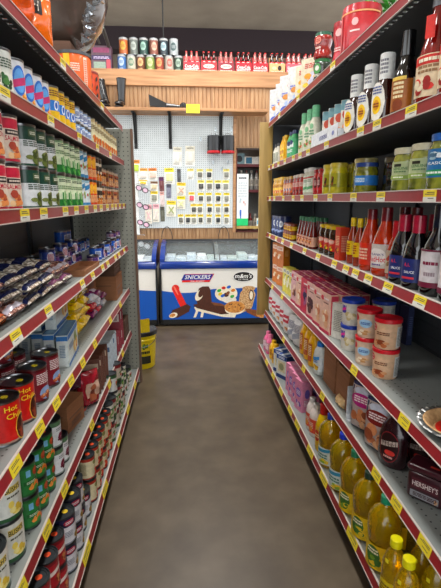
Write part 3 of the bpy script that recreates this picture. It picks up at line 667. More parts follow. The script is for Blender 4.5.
bn = ['white bean bag with navy ends', 'white bean bag with navy ends and pale print', 'pinkish bean bag in clear film', 'orange ended bag of tan beans', 'purple ended bag of pale beans']
g = surf('L', 4)
spots = [(0, 1.19, 3), (1, 1.19, 2), (2, 1.19, 2), (0, 1.335, 2), (1, 1.335, 0), (2, 1.335, 0), (0, 1.48, 1), (1, 1.48, 1), (2, 1.48, 0), (0, 1.625, 1), (1, 1.625, 1), (2, 1.625, 0), (0, 1.77, 4), (1, 1.77, 2), (0, 1.915, 4), (1, 1.915, 2)]
cn = {1.19: 'first', 1.335: 'second', 1.48: 'third', 1.625: 'fourth', 1.77: 'fifth', 1.915: 'sixth'}
for l, y, k in spots:
    top_ = max(a for a, b_, c in spots if b_ == y)
    inst(bb[k], '%s, %s pile from camera, %s' % (bn[k], cn[y], ('bottom of pile', 'second up', 'third up', 'topmost')[l]), (-.735+.008*(l % 2)*(-1)**int(y*10), y, g+.030+l*.046), 0, 'bags of beans piled on the fourth left shelf', rot=(PI/2, U(-.05, .05), PI/2+U(-.06, .06)+PI*0))
c1 = can(.037, .088, '#28418c', [(.0, .12, '#c8cdd8'), (.85, 1, '#1c2550')], (('e', 0, .5, 1, .6, '#d8dde8'), ('b', 0, .5, .8, .4, '#b02c3a'), ('b', -1.5, .5, .8, .5, '#8f9cc4')))
c2 = can(.037, .088, '#2a63c0', [(.0, .12, '#c8cdd8')], (('r', 0, .55, 1, .4, '#dfe6f2'), ('b', 0, .55, .8, .3, '#28418c')))
row([c1, c2, c2], 'L', 4, seq(2.12, 15, .085), .76, 'blue can in back rows of fourth left shelf', 'blue cans behind', h=.0885, lv=[1]*7+[2]*2+[1]*6, jit=.5)
c3 = can(.034, .05, '#c9b8cc', [(.0, .12, '#c8cdd8'), (.8, 1, '#3a2a5a')], (('r', 0, .5, 1, .4, '#5a3a7a'), ('b', -1, .5, .8, .4, '#8c3a5a')), name='food_can')
row([c3, c1, c3], 'L', 4, seq(2.12, 8, .075), .665, 'small purple and white can, middle rows of fourth left shelf', 'small purple and white cans', h=.0505, lv=2, jit=.5)
row([c3, c2, c1], 'L', 4, seq(2.56, 11, .08), .545, 'small multicoloured can at far front, fourth left shelf', 'small cans at the far front of the fourth left shelf', h=.0885, lv=[1]*8+[2, 1, 2], jit=.5)
solo('cardboard_tray', tray(.11, .34, .03), 'low open cardboard tray on the fourth left shelf beside small cans', 'tray', (-.545, 2.28, g+.0005), smooth=False)
# -------------------------------------------------- left, fifth shelf
c1 = can(.054, .135, '#c3211c', [(0, .05, '#a8887a')], (('e', .55, .33, 1.0, .62, '#e8b84a'), ('e', .55, .33, .9, .56, '#4a1c12'), ('f', .55, .33, .8, .48, '#7a2c18', ('#8c3a1e', '#5a2012', '#b0602c', '#3a160e')), ('t', -.1, .83, .75, .12, '#f0cf3c', 'Hot'), ('t', .05, .66, .9, .12, '#f0cf3c', 'Chili'), ('b', -1.9, .5, .7, .6, '#e09a7a')), sticker=M('#e3cf3a'))
row(c1, 'L', 5, [1.235, 1.36], .555, 'big red chili can on fifth left shelf', 'big red chili cans', turn=.55, jit=.05)
row(c1, 'L', 5, [1.26, 1.385], .675, 'big red chili can in back row of fifth left shelf', 'red chili cans stacked behind', h=.1355, lv=[2, 1], turn=.55, jit=.1)
MAR = '#6a1a24'
c1 = can(.05, .13, '#7c1c2a', [(0, .05, '#5a141e'), (.92, 1, '#5a141e')], (('r', 0, .68, 1.1, .28, '#7c1c2a'), ('b', 0, .68, 1.2, .3, '#e6d8d6'), ('e', .1, .27, 1.1, .36, '#8fa4c8'), ('f', .1, .24, 1, .3, '#b05a3a', ('#b05a3a', '#7a2f1e', '#d99a6a')), ('b', -1.8, .5, .7, .6, '#b07a80')), sticker=M('#e3cf3a'))
row(c1, 'L', 5, [1.50, 1.64], .555, 'maroon can with dark lid on fifth left shelf', 'maroon cans', turn=.35, jit=.05)
row(c1, 'L', 5, [1.53, 1.645], .675, 'maroon can in back row of fifth left shelf', 'maroon cans stacked behind', h=.1305, lv=[2, 2], turn=.4, skip=((0, 1, 1),))
WB = '#d7e0dc'
x1 = carton(.046, .25, .14, WB, (('r', 0, .5, .8, .9, '#dfe6e4'), ('r', 0, .9, 1, .14, '#3a78b8'), ('b', 0, .5, .5, .4, '#7a94ac')), (('r', 0, .9, .98, .16, '#3a78b8'), ('b', -.2, .55, .4, .2, '#5a7a9c'), ('f', .2, .45, .45, .7, '#c9a24a', ('#d9b45a', '#8a9a4a', '#c0603a', '#e0d0a0')), ('r', 0, .06, 1, .1, '#2f62a0')), (('r', 0, .5, 1, 1, '#4a6c8c'), ('r', 0, .5, .5, .9, '#5f7f96')))
PXS = [(.545, 1.93, 0), (.60, 1.95, 0), (.655, 1.97, 0), (.715, 1.99, 0), (.77, 1.97, 0), (.61, 2.02, 1), (.665, 2.0, 1), (.725, 2.02, 1), (.785, 2.0, 1)]
for i, (x, y, l) in enumerate(PXS):
    inst(x1, 'slim white and blue carton lying lengthwise, %s layer, %s from the aisle' % (('lower', 'upper')[l], ('first', 'second', 'third', 'fourth', 'fifth')[i-5*l]), (-x, y, surf('L', 5)+.0003+l*.1412), U(-.03, .03)+.06, 'slim white and blue cartons')
YEL = M('#d9b912', .25, coat=.5, var=.2)
yb = pouch(.16, .12, .06, YEL, (('r', 0, .5, .5, .5, '#efe3b0'), ('b', 0, .55, .4, .3, '#b0482a'), ('f', .0, .25, .5, .25, '#e9e0c0', ('#e9e0c0', '#c9a24a'))), name='pasta_bag', seed=6, crk=.5)
i = 0
for y in (2.27, 2.43):
    for l in range(4):
        inst(yb, 'yellow bag in the pile past the white cartons, %s pile, %s' % (('near', 'far')[y > 2.3], LVN[4][l]), (-.565-.01*(l % 2), y, surf('L', 5)+.034+l*.056), 0, 'yellow bags piled on the fifth left shelf', rot=(PI/2+PI, U(-.08, .08), PI/2+U(-.1, .1)), scale=None); i += 1
pb = [pouch(.13, .1, .05, '#7a3060', (('r', 0, .5, .6, .5, '#d9d0da'),), seed=8, crk=.5, name='snack_bag'), pouch(.13, .1, .05, '#b02838', (('r', 0, .5, .6, .4, '#e2dada'),), seed=9, crk=.5, name='snack_bag'), pouch(.13, .1, .05, '#c9cdd6', (('r', 0, .5, .6, .4, '#5a3a7a'),), seed=10, crk=.5, name='snack_bag')]
cw = ['purple', 'red', 'silver']
for a_, y in enumerate((2.60, 2.74, 2.90)):
    for l in range(3 if a_ < 2 else 2):
        k = (a_+l) % 3; inst(pb[k], '%s snack bag on fifth left shelf, %s pile past yellow bags, %s' % (cw[k], ('first', 'second', 'third')[a_], LVN[3][l]), (-.555, y, surf('L', 5)+.028+l*.046), 0, None, rot=(PI/2+PI, U(-.1, .1), PI/2+U(-.2, .2)))
inst(cbox(.26, .28, .13), 'cardboard box on fifth left shelf behind piled snack bags', (-.75, 2.78, surf('L', 5)+.0003), PI/2)
inst(cbox(.24, .26, .16), 'cardboard box stacked on top of another behind snack bags', (-.745, 2.79, surf('L', 5)+.131), PI/2)
inst(cbox(.28, .34, .17, CARD), 'lower cardboard box at far end of fifth left shelf', (-.68, 3.22, surf('L', 5)+.0003), PI/2)
inst(cbox(.26, .32, .12, CARDD), 'upper dark cardboard box at far end of fifth left shelf', (-.68, 3.22, surf('L', 5)+.171), PI/2)
# -------------------------------------------------- left, sixth shelf
c1 = can(.054, .135, '#e4e4dc', [(0, .1, '#2f5a38')], (('r', .1, .76, .94, .15, '#d9c26a'), ('t', .1, .76, .9, .12, '#1c1a14', "BUSH'S"), ('b', .1, .6, .8, .07, '#5a5a4a'), ('f', .15, .33, 1.1, .36, '#e3c95a', ('#e8d06a', '#d4b544', '#f0e09a')), ('b', -1.8, .5, .7, .6, '#9aa08c')), top=DTIN)
row(c1, 'L', 6, [1.06, 1.185], .557, 'white can with yellow kernels on sixth left shelf', 'white cans with yellow corn picture', h=.1355, lv=2, turn=.6, jit=.03, skip=((0, 0, 1),))
row(c1, 'L', 6, [1.19], .672, 'white can with yellow kernels behind others on sixth left shelf', 'white cans with yellow corn picture', h=.1355, lv=2)
c1 = can(.042, .115, '#2c7a3c', [(0, .06, '#23612f'), (.92, 1, '#23612f')], (('r', -.3, .72, .36, .2, '#7fb4d6'), ('r', -.1, .45, 1.2, .12, '#1f5c2c'), ('b', -.1, .45, .8, .08, '#cfe0c8'), ('e', .35, .72, .6, .24, '#b04a2c'), ('f', .35, .7, .5, .26, '#b04a2c', ('#c9603a', '#7a2f1e')), ('f', .25, .28, 1.1, .36, '#e08a3c', ('#e89a4c', '#d9702c', '#3f8a3c')), ('b', -1.8, .5, .7, .6, '#7ab07e')), top=DTIN, sticker=M('#d9542c'))
row(c1, 'L', 6, [1.315, 1.405, 1.495], .545, 'green can with carrots on sixth left shelf', 'green vegetable cans', h=.1155, lv=2, turn=.5, depth=2, dx=.088, jit=.06)
c1 = can(.039, .115, '#e8e8ea', [(.82, 1, '#5a7a5c'), (0, .06, '#9aa8a0')], (('b', .1, .66, .8, .12, '#8a8f94'), ('f', .2, .36, .9, .34, '#5a2030', ('#6a2438', '#4a1826', '#7c3046')), ('b', -1.8, .45, .7, .5, '#a4a8ac')), top=DTIN)
row(c1, 'L', 6, [1.595, 1.68], .54, 'white can with dark beet picture on sixth left shelf', 'white beet cans', h=.1155, lv=[2, 2], turn=.4, jit=.04, skip=((0, 1, 1),))
inst(cbox(.17, .20, .13, CARD), 'cardboard box with dark printing on sixth left shelf', (-.64, 1.985, surf('L', 6)+.0003), PI/2-.2)
inst(pouch(.12, .17, .05, '#4a2436', (('f', 0, .4, .7, .5, '#5a2a3c', ('#6a3448', '#2a1620')),), name='snack_bag', seed=11, crk=.5), 'dark purple bag leaning on the cardboard box, sixth left shelf', (-.60, 2.09, surf('L', 6)+.122), .5)
inst(pouch(.13, .19, .06, '#9a2030', (('r', .1, .5, .7, .4, '#d9b8a4'), ('f', 0, .4, .7, .5, '#b0684a', ('#b0684a', '#7a3a2c'))), name='snack_bag', seed=12, crk=.5), 'red bag standing past the cardboard box, sixth left shelf', (-.53, 2.17, surf('L', 6)), .9)
x3 = carton(.16, .05, .2, '#6a4436', (('r', 0, .8, .9, .16, '#cbb8a4'), ('f', 0, .4, .8, .4, '#4a2a20', ('#5a3426', '#a0704a', '#c9a27a'))), (('r', 0, .5, .8, .8, '#8a5a44'), ('b', 0, .5, .6, .5, '#d9c4ae')))
row(x3, 'L', 6, seq(2.32, 5, .054), .575, 'brown dessert carton on sixth left shelf', 'brown cartons', turn=PI/2-.2, jit=.03)
x4 = carton(.15, .055, .19, '#c6d0d6', (('r', 0, .8, .9, .16, '#4a6a8c'), ('f', 0, .4, .7, .4, '#8a6a4a', ('#9a7a5a', '#d9cbb4'))), (('r', 0, .5, .8, .8, '#dbe2e4'), ('b', 0, .5, .6, .6, '#7a8a9c')))
row(x4, 'L', 6, seq(2.62, 5, .06), .565, 'grey white carton on sixth left shelf', 'grey white cartons', turn=PI/2-.2, jit=.03)
x5 = carton(.12, .07, .14, '#8c3440', (('r', 0, .6, .8, .4, '#d9cfc8'), ('b', 0, .6, .6, .3, '#6a2430')), (('b', 0, .5, .7, .6, '#d9b8b0'),))
row(x5, 'L', 6, seq(2.95, 4, .078), .555, 'dull red carton on sixth left shelf', 'dull red cartons', turn=PI/2-.2, jit=.03, h=.1408, lv=[1, 1, 2, 2])
inst(cbox(.2, .2, .15, CARDD), 'dark brown box at far end of the sixth left shelf', (-.59, 3.36, surf('L', 6)+.0003), PI/2)
# -------------------------------------------------- left, bottom shelf
ST = M('#d9542c')
c1 = can(.043, .115, '#a82430', [(.88, 1, '#7a1c26'), (0, .06, '#7a1c26')], (('s', 0, .6, 1.2, .14, '#e0d4cc'), ('f', .2, .3, .9, .3, '#7a2c1e', ('#8c3a2a', '#c98a5a')), ('b', -1.8, .5, .7, .5, '#d99a94')), top=DTIN, sticker=ST)
row(c1, 'L', 7, [1.19, 1.28, 1.372], .49, 'red can with dark lid along lip of bottom left shelf', 'red cans along the lip', h=.1155, lv=[2, 2, 2], turn=.5)
row(c1, 'L', 7, [1.16, 1.25, 1.34, 1.43], .585, 'red can with dark lid on bottom left shelf, inner row', 'red cans on the bottom left shelf', h=.1155, lv=[2, 2, 2, 2], turn=.5)
row(c1, 'L', 7, [1.16, 1.25, 1.34, 1.43], .665, 'red can with dark lid, bottom left shelf, rear row', 'red cans in the rear row', h=.1155, lv=[2, 2, 2, 2], turn=.5)
c1 = can(.046, .12, '#dcdcdf', [(.68, 1, '#1e2440'), (0, .06, '#8a8c98')], (('e', -.1, .8, 1.0, .2, '#a82e48'), ('b', -.1, .8, .7, .1, '#e6e0e0'), ('b', -.2, .42, .7, .2, '#9a9ca4'), ('f', .6, .28, .7, .36, '#7a5a30', ('#8a6a38', '#4a3a20', '#b0904a')), ('b', -1.8, .4, .7, .4, '#a8aab4')), top=DTIN, sticker=M('#e3c43a'))
row(c1, 'L', 7, [1.475, 1.58], .485, 'navy topped white can on bottom left shelf', 'navy topped white cans', h=.1205, lv=[2, 2], turn=.6, jit=.05, skip=())
row(c1, 'L', 7, [1.68, 1.77], .50, 'dark lidded white can further along bottom left shelf', 'white cans with dark lids', h=.1205, lv=[2, 2], turn=.6, jit=.3, skip=((0, 1, 1),))
c1 = can(.04, .115, '#d9cfae', [(.86, 1, '#a83a2c'), (0, .06, '#a83a2c')], (('f', .3, .3, .9, .4, '#b0281e', ('#c0321f', '#9a1f1a', '#d9542c')), ('e', .1, .72, .8, .2, '#8a8f5a'), ('b', -1.5, .5, .8, .5, '#a89c7c')), top=DTIN, sticker=ST)
row(c1, 'L', 7, seq(1.87, 6, .085), .485, 'cream tomato can on bottom left shelf', 'cream tomato cans', h=.1155, lv=[2, 2, 3, 3, 2, 2], depth=2, dx=.085, jit=.25, skip=((0, 2, 2), (0, 3, 2)))
c1 = can(.04, .115, '#c3bcae', [(.8, 1, '#7c2a30'), (0, .12, '#4a6a3c')], (('f', .2, .45, 1, .4, '#9a2c2c', ('#a83434', '#4f7a3c', '#d9d0c0')),), top=DTIN)
c2 = can(.04, .115, '#3f7a40', [(.8, 1, '#d8d8cf'), (0, .2, '#d8d8cf')], (('f', .2, .5, 1, .4, '#d9d0c0', ('#d9d0c0', '#7aa04a')),), top=DTIN)
c3 = can(.04, .115, '#d8dad6', [(.8, 1, '#3a5a3c')], (('f', .2, .45, 1, .4, '#4a7a3c', ('#4a7a3c', '#b0342c')),), top=DTIN)
row([c1, c2, c3, c1], 'L', 7, seq(2.39, 6, .085), .485, 'mixed vegetable can on bottom left shelf', 'vegetable cans at the far bottom left', h=.1155, lv=[2, 2, 3, 2, 3, 2], depth=2, dx=.085, jit=.4)
row([c3, c2], 'L', 7, seq(2.92, 5, .085), .5, 'white and green can at far end of bottom left shelf', 'white and green cans', h=.1155, lv=[2, 2, 1, 1, 1], jit=.4)
# ================================================================== right side
# top shelf
x1 = carton(.19, .055, .27, '#cfcdcb', (('e', 0, .7, .8, .3, '#e9dcd0'), ('e', .1, .72, .5, .16, '#c9a0a8'), ('f', 0, .35, .8, .4, '#d9b04a', ('#e2bc5a', '#c98a4a', '#a8b8d8')), ('e', -.2, .1, .5, .2, '#5a60b0'), ('b', -.1, .5, .6, .12, '#7a80c0')), (('r', 0, .5, .8, .94, '#ecebea'), ('b', 0, .55, .6, .5, '#a8b0d0'), ('e', 0, .12, .7, .14, '#6a70b8')), name='cereal_box')
x2 = carton(.17, .055, .22, '#d6ccb4', (('f', 0, .4, .8, .5, '#e0b040', ('#e8bc4a', '#d99a3a', '#c9c8d8')), ('b', 0, .8, .7, .14, '#c0504a')), (('r', 0, .5, .8, .9, '#e4dcc8'), ('b', 0, .6, .6, .4, '#b8a080')), name='cereal_box')
for i, y in enumerate((3.98, 3.78, 3.55, 3.32)):
    inst(x1, 'white cereal box on top right shelf, %s from far end' % ('first', 'second', 'third', 'fourth')[i], (.80+.012*(i % 2), y, surf('R', 1)+.0003), -PI/2+.75, 'white cereal boxes')
for i, y in enumerate((3.12, 2.97)):
    inst(x2, 'cream and yellow cereal box on top right shelf, %s past the white ones' % ('second', 'first')[i], (.81, y, surf('R', 1)+.0003), -PI/2+.7, 'cream and yellow cereal boxes')
GR = M('#2f5a45', .3, coat=.3)
j1 = bottle([(.045, 0), (.052, .008), (.052, .03), (.042, .055), (.05, .085), (.052, .11), (.047, .118)], M('#8c201c', .2, coat=.8, var=.3, ns=20), (GR, .047, .116, .138), ds=(('e', 0, .66, .7, .26, '#d98a7a'), ('b', 0, .66, .5, .12, '#8c1c1a'), ('b', 0, .38, .7, .08, '#f0d8cc')), name='plastic_jar', cat='jar')
j2 = bottle([(.045, 0), (.052, .008), (.052, .03), (.042, .055), (.05, .085), (.052, .11), (.047, .118)], M('#39413a', .2, coat=.8, var=.3, ns=20), (M('#2c6a3c'), .047, .116, .138), ds=(('e', 0, .6, .9, .4, '#4a8a4a'), ('e', 0, .62, .5, .2, '#d9d6cc'), ('b', 0, .35, .7, .1, '#e0dcd0')), name='plastic_jar', cat='jar')
inst(j2, 'dark jar with green lid under the red one, top right shelf', (.785, 2.72, surf('R', 1)+.0003), -PI/2+.7)
inst(j1, 'red jar with dark green lid stacked on top of a dark jar', (.785, 2.72, surf('R', 1)+.139), -PI/2+.7)
rc = [(.05, 0), (.055, .01), (.055, .05), (.046, .09), (.046, .12), (.055, .15), (.055, .195)]
pr_ = bottle(rc, M('#b01f2c', .3, coat=.5, var=.1), (M('#8f1722', .35, coat=.3), .057, .192, .217), ds=(('e', 0, .75, .7, .16, '#e0b4b0'), ('b', 0, .4, .9, .1, '#e6c8c4'), ('e', 0, .25, .7, .16, '#c9606a')), name='coffee_canister', cat='canister')
inst(pr_, 'slim red canister with pinched waist on top right shelf', (.80, 2.40, surf('R', 1)+.0003), -PI/2+.7)
pr_ = bottle([(.085, 0), (.09, .01), (.09, .195), (.088, .205)], M('#b3202a', .3, coat=.5, var=.1), (M('#a8202c', .35, coat=.3), .092, .202, .234), ds=(('e', .1, .66, .35, .14, '#e2b0ae'), ('r', .1, .5, .5, .03, '#e8d0cc'), ('e', .1, .3, .6, .2, '#c24a50'), ('r', -.8, .5, .16, .7, '#c9686a'), ('r', 0, .84, 3, .03, '#e0a070')), name='coffee_canister', cat='canister', seg=32)
inst(pr_, 'wide red coffee canister on top right shelf', (.835, 2.27, surf('R', 1)+.0003), -PI/2+.8)
LEAF = M('#3c7a34', .45, var=.4, ns=12)
t = thing('artificial_plant', 'leafy green plant above the red canisters on top right shelf', 'plant', (1.06, 2.35, surf('R', 1)))
b = MB(); b.lathe([(.0001, 0, '#5a4030'), (.06, 0, '#5a4030'), (.075, .12, '#5a4030'), (.065, .12, '#3a2a20'), (.0001, .11, None)], 16); part('pot', b, t)
b = MB(); lv_ = MB()
for q in range(60):
    a_ = U(0, 2*PI); r = U(.05, .17); zt = U(.15, .5); p0 = Vector((0, 0, .1)); p2 = Vector((r*math.cos(a_), r*math.sin(a_)*2.8, zt)); p1 = (p0+p2)/2+Vector((0, 0, .06))
    b.tube([p0, p1, p2], .002, '#3a5a2c', 4)
    for k in range(4):
        c = p1.lerp(p2, k/3); d = (p2-p1).normalized(); sd = d.cross(Vector((0, 0, 1))).normalized()*.012; tip = c+d*.07+Vector((U(-.03, .03), U(-.03, .03), U(-.03, .02)))
        lv_.add([c, c*.5+tip*.5+sd+Vector((0, 0, .006)), tip, c*.5+tip*.5-sd+Vector((0, 0, .006))], [(0, 1, 2, 3)], LEAF)
part('stems', b, t); o = part('foliage', lv_, t, smooth=False)

# second shelf
W2 = surf('R', 2)
pr_ = bottle([(.03, 0), (.033, .01), (.033, .12), (.022, .15), (.018, .16)], M('#d8d4c6', .3), ('#2b2b2e', .02, .158, .185), ds=(('b', 0, .4, .9, .4, '#8a8f7a'),), name='dressing_bottle')
row(pr_, 'R', 2, [3.98, 3.88], .78, 'white bottle with dark cap at far end, second right shelf', 'white bottles with dark caps')
pr_ = bottle([(.034, 0), (.037, .01), (.035, .09), (.037, .14), (.024, .18), (.018, .19)], M('#d9a41c', .3, coat=.3), ('#e0b42a', .02, .188, .21), ds=(('e', 0, .4, .9, .3, '#e9c84a'), ('b', 0, .4, .7, .15, '#a8461c')), name='mustard_bottle')
row(pr_, 'R', 2, [3.68, 3.6], .78, 'yellow bottle on second right shelf', 'yellow bottles')
pr_ = bottle([(.034, 0), (.037, .01), (.037, .14), (.026, .17), (.02, .18)], M('#3f8f5c', .3, coat=.3), ('#26325a', .023, .178, .205), '#4ea070', (.15, .7), (('r', 0, .5, 1.2, .16, '#dfe6e0'), ('e', 0, .58, 1, .16, '#26325a'), ('b', 0, .3, .9, .1, '#dfe6e0')), name='dressing_bottle')
row(pr_, 'R', 2, [3.40, 3.31], .78, 'green bottle with navy cap on second right shelf', 'green bottles with navy caps')
pr_ = bottle([(.036, 0), (.04, .01), (.04, .15), (.03, .185), (.022, .205)], M('#dcdcc8', .3, coat=.3), (M('#7cc595', .35), .024, .203, .272), ds=(('f', 0, .22, 1.0, .2, '#c9a08a', ('#b04a3a', '#6a9a5a', '#d9c8a8')), ('b', 0, .42, .9, .12, '#5a8a6a'), ('e', 0, .55, .7, .12, '#8ab890')), name='dressing_bottle')
row(pr_, 'R', 2, [3.06, 2.93, 2.80], .785, 'cream dressing bottle with tall green cap', 'cream bottles with green caps', turn=.6)
x3 = pouch(.095, .19, .05, '#dcd5c8', (('r', 0, .86, .9, .26, '#6f98a0'), ('e', -.05, .62, .55, .24, '#b8503a'), ('f', .1, .3, .7, .3, '#c98a6a', ('#d99a7a', '#a8b07a', '#e0c8a8')), ('b', 0, .12, .7, .08, '#8a8078')), name='soup_pouch', seed=21, crk=.12)
row(x3, 'R', 2, [2.56, 2.46, 2.36, 2.26], .80, 'teal topped white pouch standing in the display tray', 'teal topped pouches', turn=.9, jit=.06, h0=.006)
t = thing('display_tray', 'white display tray holding teal topped pouches on second right shelf', 'tray', (.775, 2.42, W2+.0003))
b = tray(.11, .46, .05, .003, M('#e2e6ea', .5)); b.box(-.056, -.053, -.23, .23, .0, .075, M('#e2e6ea', .5)); part('tray_body', b, t, smooth=False)
q = MB(); decals(q, lambda u, v, e: (-.056-e, -u, v), (('b', 0, .5, .3, .3, '#2c3a7a'), ('e', .36, .5, .08, .3, '#7a86b8'), ('r', -.4, .5, .01, .8, '#c0c8d0')), .46, .075, False); part('printing', q, t, smooth=False)
BR = M('#2c0f0a', .08, coat=1, var=.2)
pr_ = bottle([(.044, 0), (.05, .012), (.049, .06), (.046, .11), (.036, .15), (.027, .175), (.027, .195)], BR, None, None, ds=(('e', 0, .44, 1.36, .72, '#e9e6dc'), ('e', .0, .38, .82, .34, '#e6c02c'), ('e', .0, .38, .5, .2, '#d0941c'), ('b', 0, .66, .8, .16, '#4a5a8a'), ('b', 0, .38, .5, .1, '#7a3a1c')), name='barbecue_sauce_bottle')
cb = MB(); SL = M('#f0f0ec', .35); cb.lathe([(.0285, .165, SL), (.0285, .262, SL), (.026, .266, SL), (.0001, .266, None)], 20); decals(cb, cyl(.0285), (('b', .2, .83, 1.2, .22, '#8a8a90'),), .0285, .262)
pr_ = (pr_[0], pr_[1], pr_[2]+[('shrink_sleeve', cb.mesh('shrink_sleeve'), None, 'white printed sleeve over cap')])
row(pr_, 'R', 2, [2.12, 1.965, 1.815], .78, 'brown barbecue sauce bottle with white neck sleeve', 'barbecue sauce bottles', turn=.45, jit=.04)
row(pr_, 'R', 2, [2.05, 1.9], .90, 'brown barbecue sauce bottle, white neck sleeve, second row', 'barbecue sauce bottles', turn=.45, jit=.1)
pr_ = bottle([(.04, 0), (.045, .01), (.045, .13), (.032, .17), (.022, .2), (.021, .24)], M('#100c0b', .08, coat=1, var=.1), (M('#0e0d0e', .15, coat=.6), .024, .21, .292), '#94581c', (.08, .44), (('b', 0, .32, .9, .2, '#e8d8b0'), ('e', 0, .15, .9, .14, '#7a3a16'), ('r', 0, .45, 1.2, .04, '#e0c060'), ('r', 1.3, .3, .4, .3, '#c9c0b0')), name='marinade_bottle')
row(pr_, 'R', 2, [1.655], .785, 'black marinade bottle with orange label', None, turn=.6, jit=.05)
pr_ = bottle([(.052, 0), (.058, .012), (.058, .10), (.056, .145), (.038, .215), (.024, .285), (.024, .295)], M('#7a120f', .08, coat=1, var=.15), (M('#8f9094', .35), .027, .292, .323), '#d9c6a8', (.09, .47), (('r', 0, .42, 1.9, .08, '#b8281e'), ('b', 0, .34, 1.2, .08, '#8a6a4a'), ('f', -.2, .18, 1.3, .2, '#b02c1e', ('#c0342a', '#d9ccb0', '#8c2018')), ('b', 0, .42, 1.1, .05, '#e8e0c8'), ('r', 0, .7, .5, .2, '#c22a1e')), name='ketchup_bottle')
row(pr_, 'R', 2, [1.46, 1.325], .79, 'tall red sauce bottle with grey cap', 'tall red sauce bottles', turn=.6, jit=.03)

# third shelf: jars
PKL = noise_mat('pickles_in_brine', [(.2, '#2a2f14'), (.42, '#5c6426'), (.6, '#969a3a'), (.8, '#aeb052')], (1, 1, .6), 28, 4, .1, 0, 1)
PEP = noise_mat('pepper_rings', [(.2, '#a39a1e'), (.5, '#c4b82c'), (.75, '#ddd258')], (1, 1, 1), 40, 3, .1, 0, 1)
RELY = M('#c99a1c', .12, coat=1, var=.3)
pr_ = jar(.045, .125, RELY, '#d9a82a', None, (), .02); 
pr_ = jar(.045, .16, M('#d9a41c', .12, coat=1, var=.2), '#e0b83a', '#dda622', (('e', 0, .42, 1.2, .3, '#e6c24a'), ('b', 0, .55, .9, .12, '#a8461c'), ('f', 0, .3, 1, .2, '#c9582c', ('#c9582c', '#e6d08a'))))
row(pr_, 'R', 3, [3.95, 3.85, 3.75, 3.65], .79, 'small yellow jar at far end of third right shelf', 'small yellow jars', depth=1)
pr_ = jar(.04, .15, M('#7a3018', .12, coat=1, var=.3), '#b08a3a', '#c9622c', (('e', 0, .5, 1.2, .3, '#e0b08a'), ('f', 0, .35, .8, .24, '#4a5a8a', ('#4a5a8a', '#d9c8c0'))))
row(pr_, 'R', 3, [3.52, 3.43, 3.34], .79, 'orange labelled jar on third right shelf', 'orange labelled jars')
pr_ = jar(.04, .15, M('#8c1c16', .12, coat=1, var=.3), '#c9bcae', '#b52c24', (('b', 0, .55, 1.1, .2, '#e6d0c4'), ('f', 0, .32, 1, .2, '#6a1a14', ('#8c2a1c', '#5a1510'))))
row(pr_, 'R', 3, [3.22, 3.13, 3.04], .79, 'red labelled sauce jar on third right shelf', 'red labelled sauce jars')
pr_ = jar(.046, .175, M('#c9c6b4', .15, coat=1, var=.1), '#d0d0c8', '#cdd6c4', (('s', 0, .3, 1.4, .1, '#5a9a6a'), ('e', 0, .55, 1, .2, '#dfe2d8'), ('b', 0, .55, .8, .1, '#6a8a6a'), ('s', 0, .66, 1.4, .05, '#b5443c')), .022, z=(.15, .75))
row(pr_, 'R', 3, [2.92, 2.82], .795, 'white labelled jar with pale lid, third right shelf', 'white labelled jars')
pr_ = jar(.043, .155, M('#a8201c', .1, coat=1, var=.2), '#8c1a1c', '#b8242c', (('e', 0, .5, .7, .4, '#5a1418'), ('b', 0, .5, .5, .2, '#d9b0a8')), .018)
row(pr_, 'R', 3, [2.70, 2.61], .80, 'bright red jar on third right shelf', 'bright red jars')
pr_ = jar(.048, .168, PEP, '#c9b84a', None, (), .02, neck=.9)
q = MB(); q.lathe([(.0486, .045, M('#a59f2a', .3, coat=.4)), (.0486, .115, None)], 24); decals(q, cyl(.0486), (('f', 0, .52, .5, .3, '#2a2c1c', ('#2a2c1c', '#8a3a2a', '#1f3018')), ('b', .1, .36, .8, .1, '#4a4a1c')), .048, .15)
pr_ = (pr_[0], pr_[1], pr_[2]+[('paper_label', q.mesh('paper_label'), None, None)])
row(pr_, 'R', 3, [2.50, 2.38], .80, 'yellow pepper jar with small dark picture', 'yellow pepper jars', turn=.55, jit=.03)
row(pr_, 'R', 3, [2.48, 2.36], .91, 'yellow pepper jar in second row, third right shelf', 'yellow pepper jars', turn=.55)
pr_ = jar(.055, .17, PKL, '#b9ae74', '#454a28', (('e', 0, .5, .9, .3, '#a8ae6a'), ('b', 0, .5, .7, .12, '#2a3018')), .02, neck=.92)
row(pr_, 'R', 3, [2.14], .85, 'dark green pickle jar with pale gold lid behind blue-banded jar', None)
pr_ = jar(.05, .138, noise_mat('sweet_relish', [(.25, '#4d5218'), (.6, '#7f7f24'), (.85, '#a8a244')], (1, 1, 1), 50, 3, .1, 0, 1), '#26407c', '#2f72b4', (('b', 0, .46, 1.1, .16, '#9cc8e6'), ('e', 0, .46, 1.5, .2, '#3f86c8'), ('b', 0, .46, 1.0, .14, '#d8e8f2')), .016, z=(.3, .6), neck=.92)
row(pr_, 'R', 3, [1.985], .795, 'relish jar with blue label band and dark blue lid', None, turn=.6)
pr_ = jar(.055, .155, M('#1c1a12', .1, coat=1, var=.3), '#5a5640', None, (), .02, neck=.92)
row(pr_, 'R', 3, [1.91, 1.78], .90, 'very dark jar at the back of third right shelf', 'dark jars at the back', turn=.6)
pr_ = jar(.052, .16, PKL, '#d2cdb2', '#b9c49a', (('r', -.1, .62, .6, .06, '#2f3024'), ('t', .1, .55, 1.1, .06, '#4a7a4c', 'GENUINE'), ('b', .1, .48, .9, .05, '#6a8a5c'), ('r', 0, .36, 1.7, .08, '#8fa84c'), ('b', 0, .36, .8, .05, '#e6ead8')), .02, z=(.3, .7), neck=.88)
row(pr_, 'R', 3, [1.62, 1.49], .80, 'pickle jar with pale green label and cream lid', 'pale labelled pickle jars', turn=.5, jit=.03)
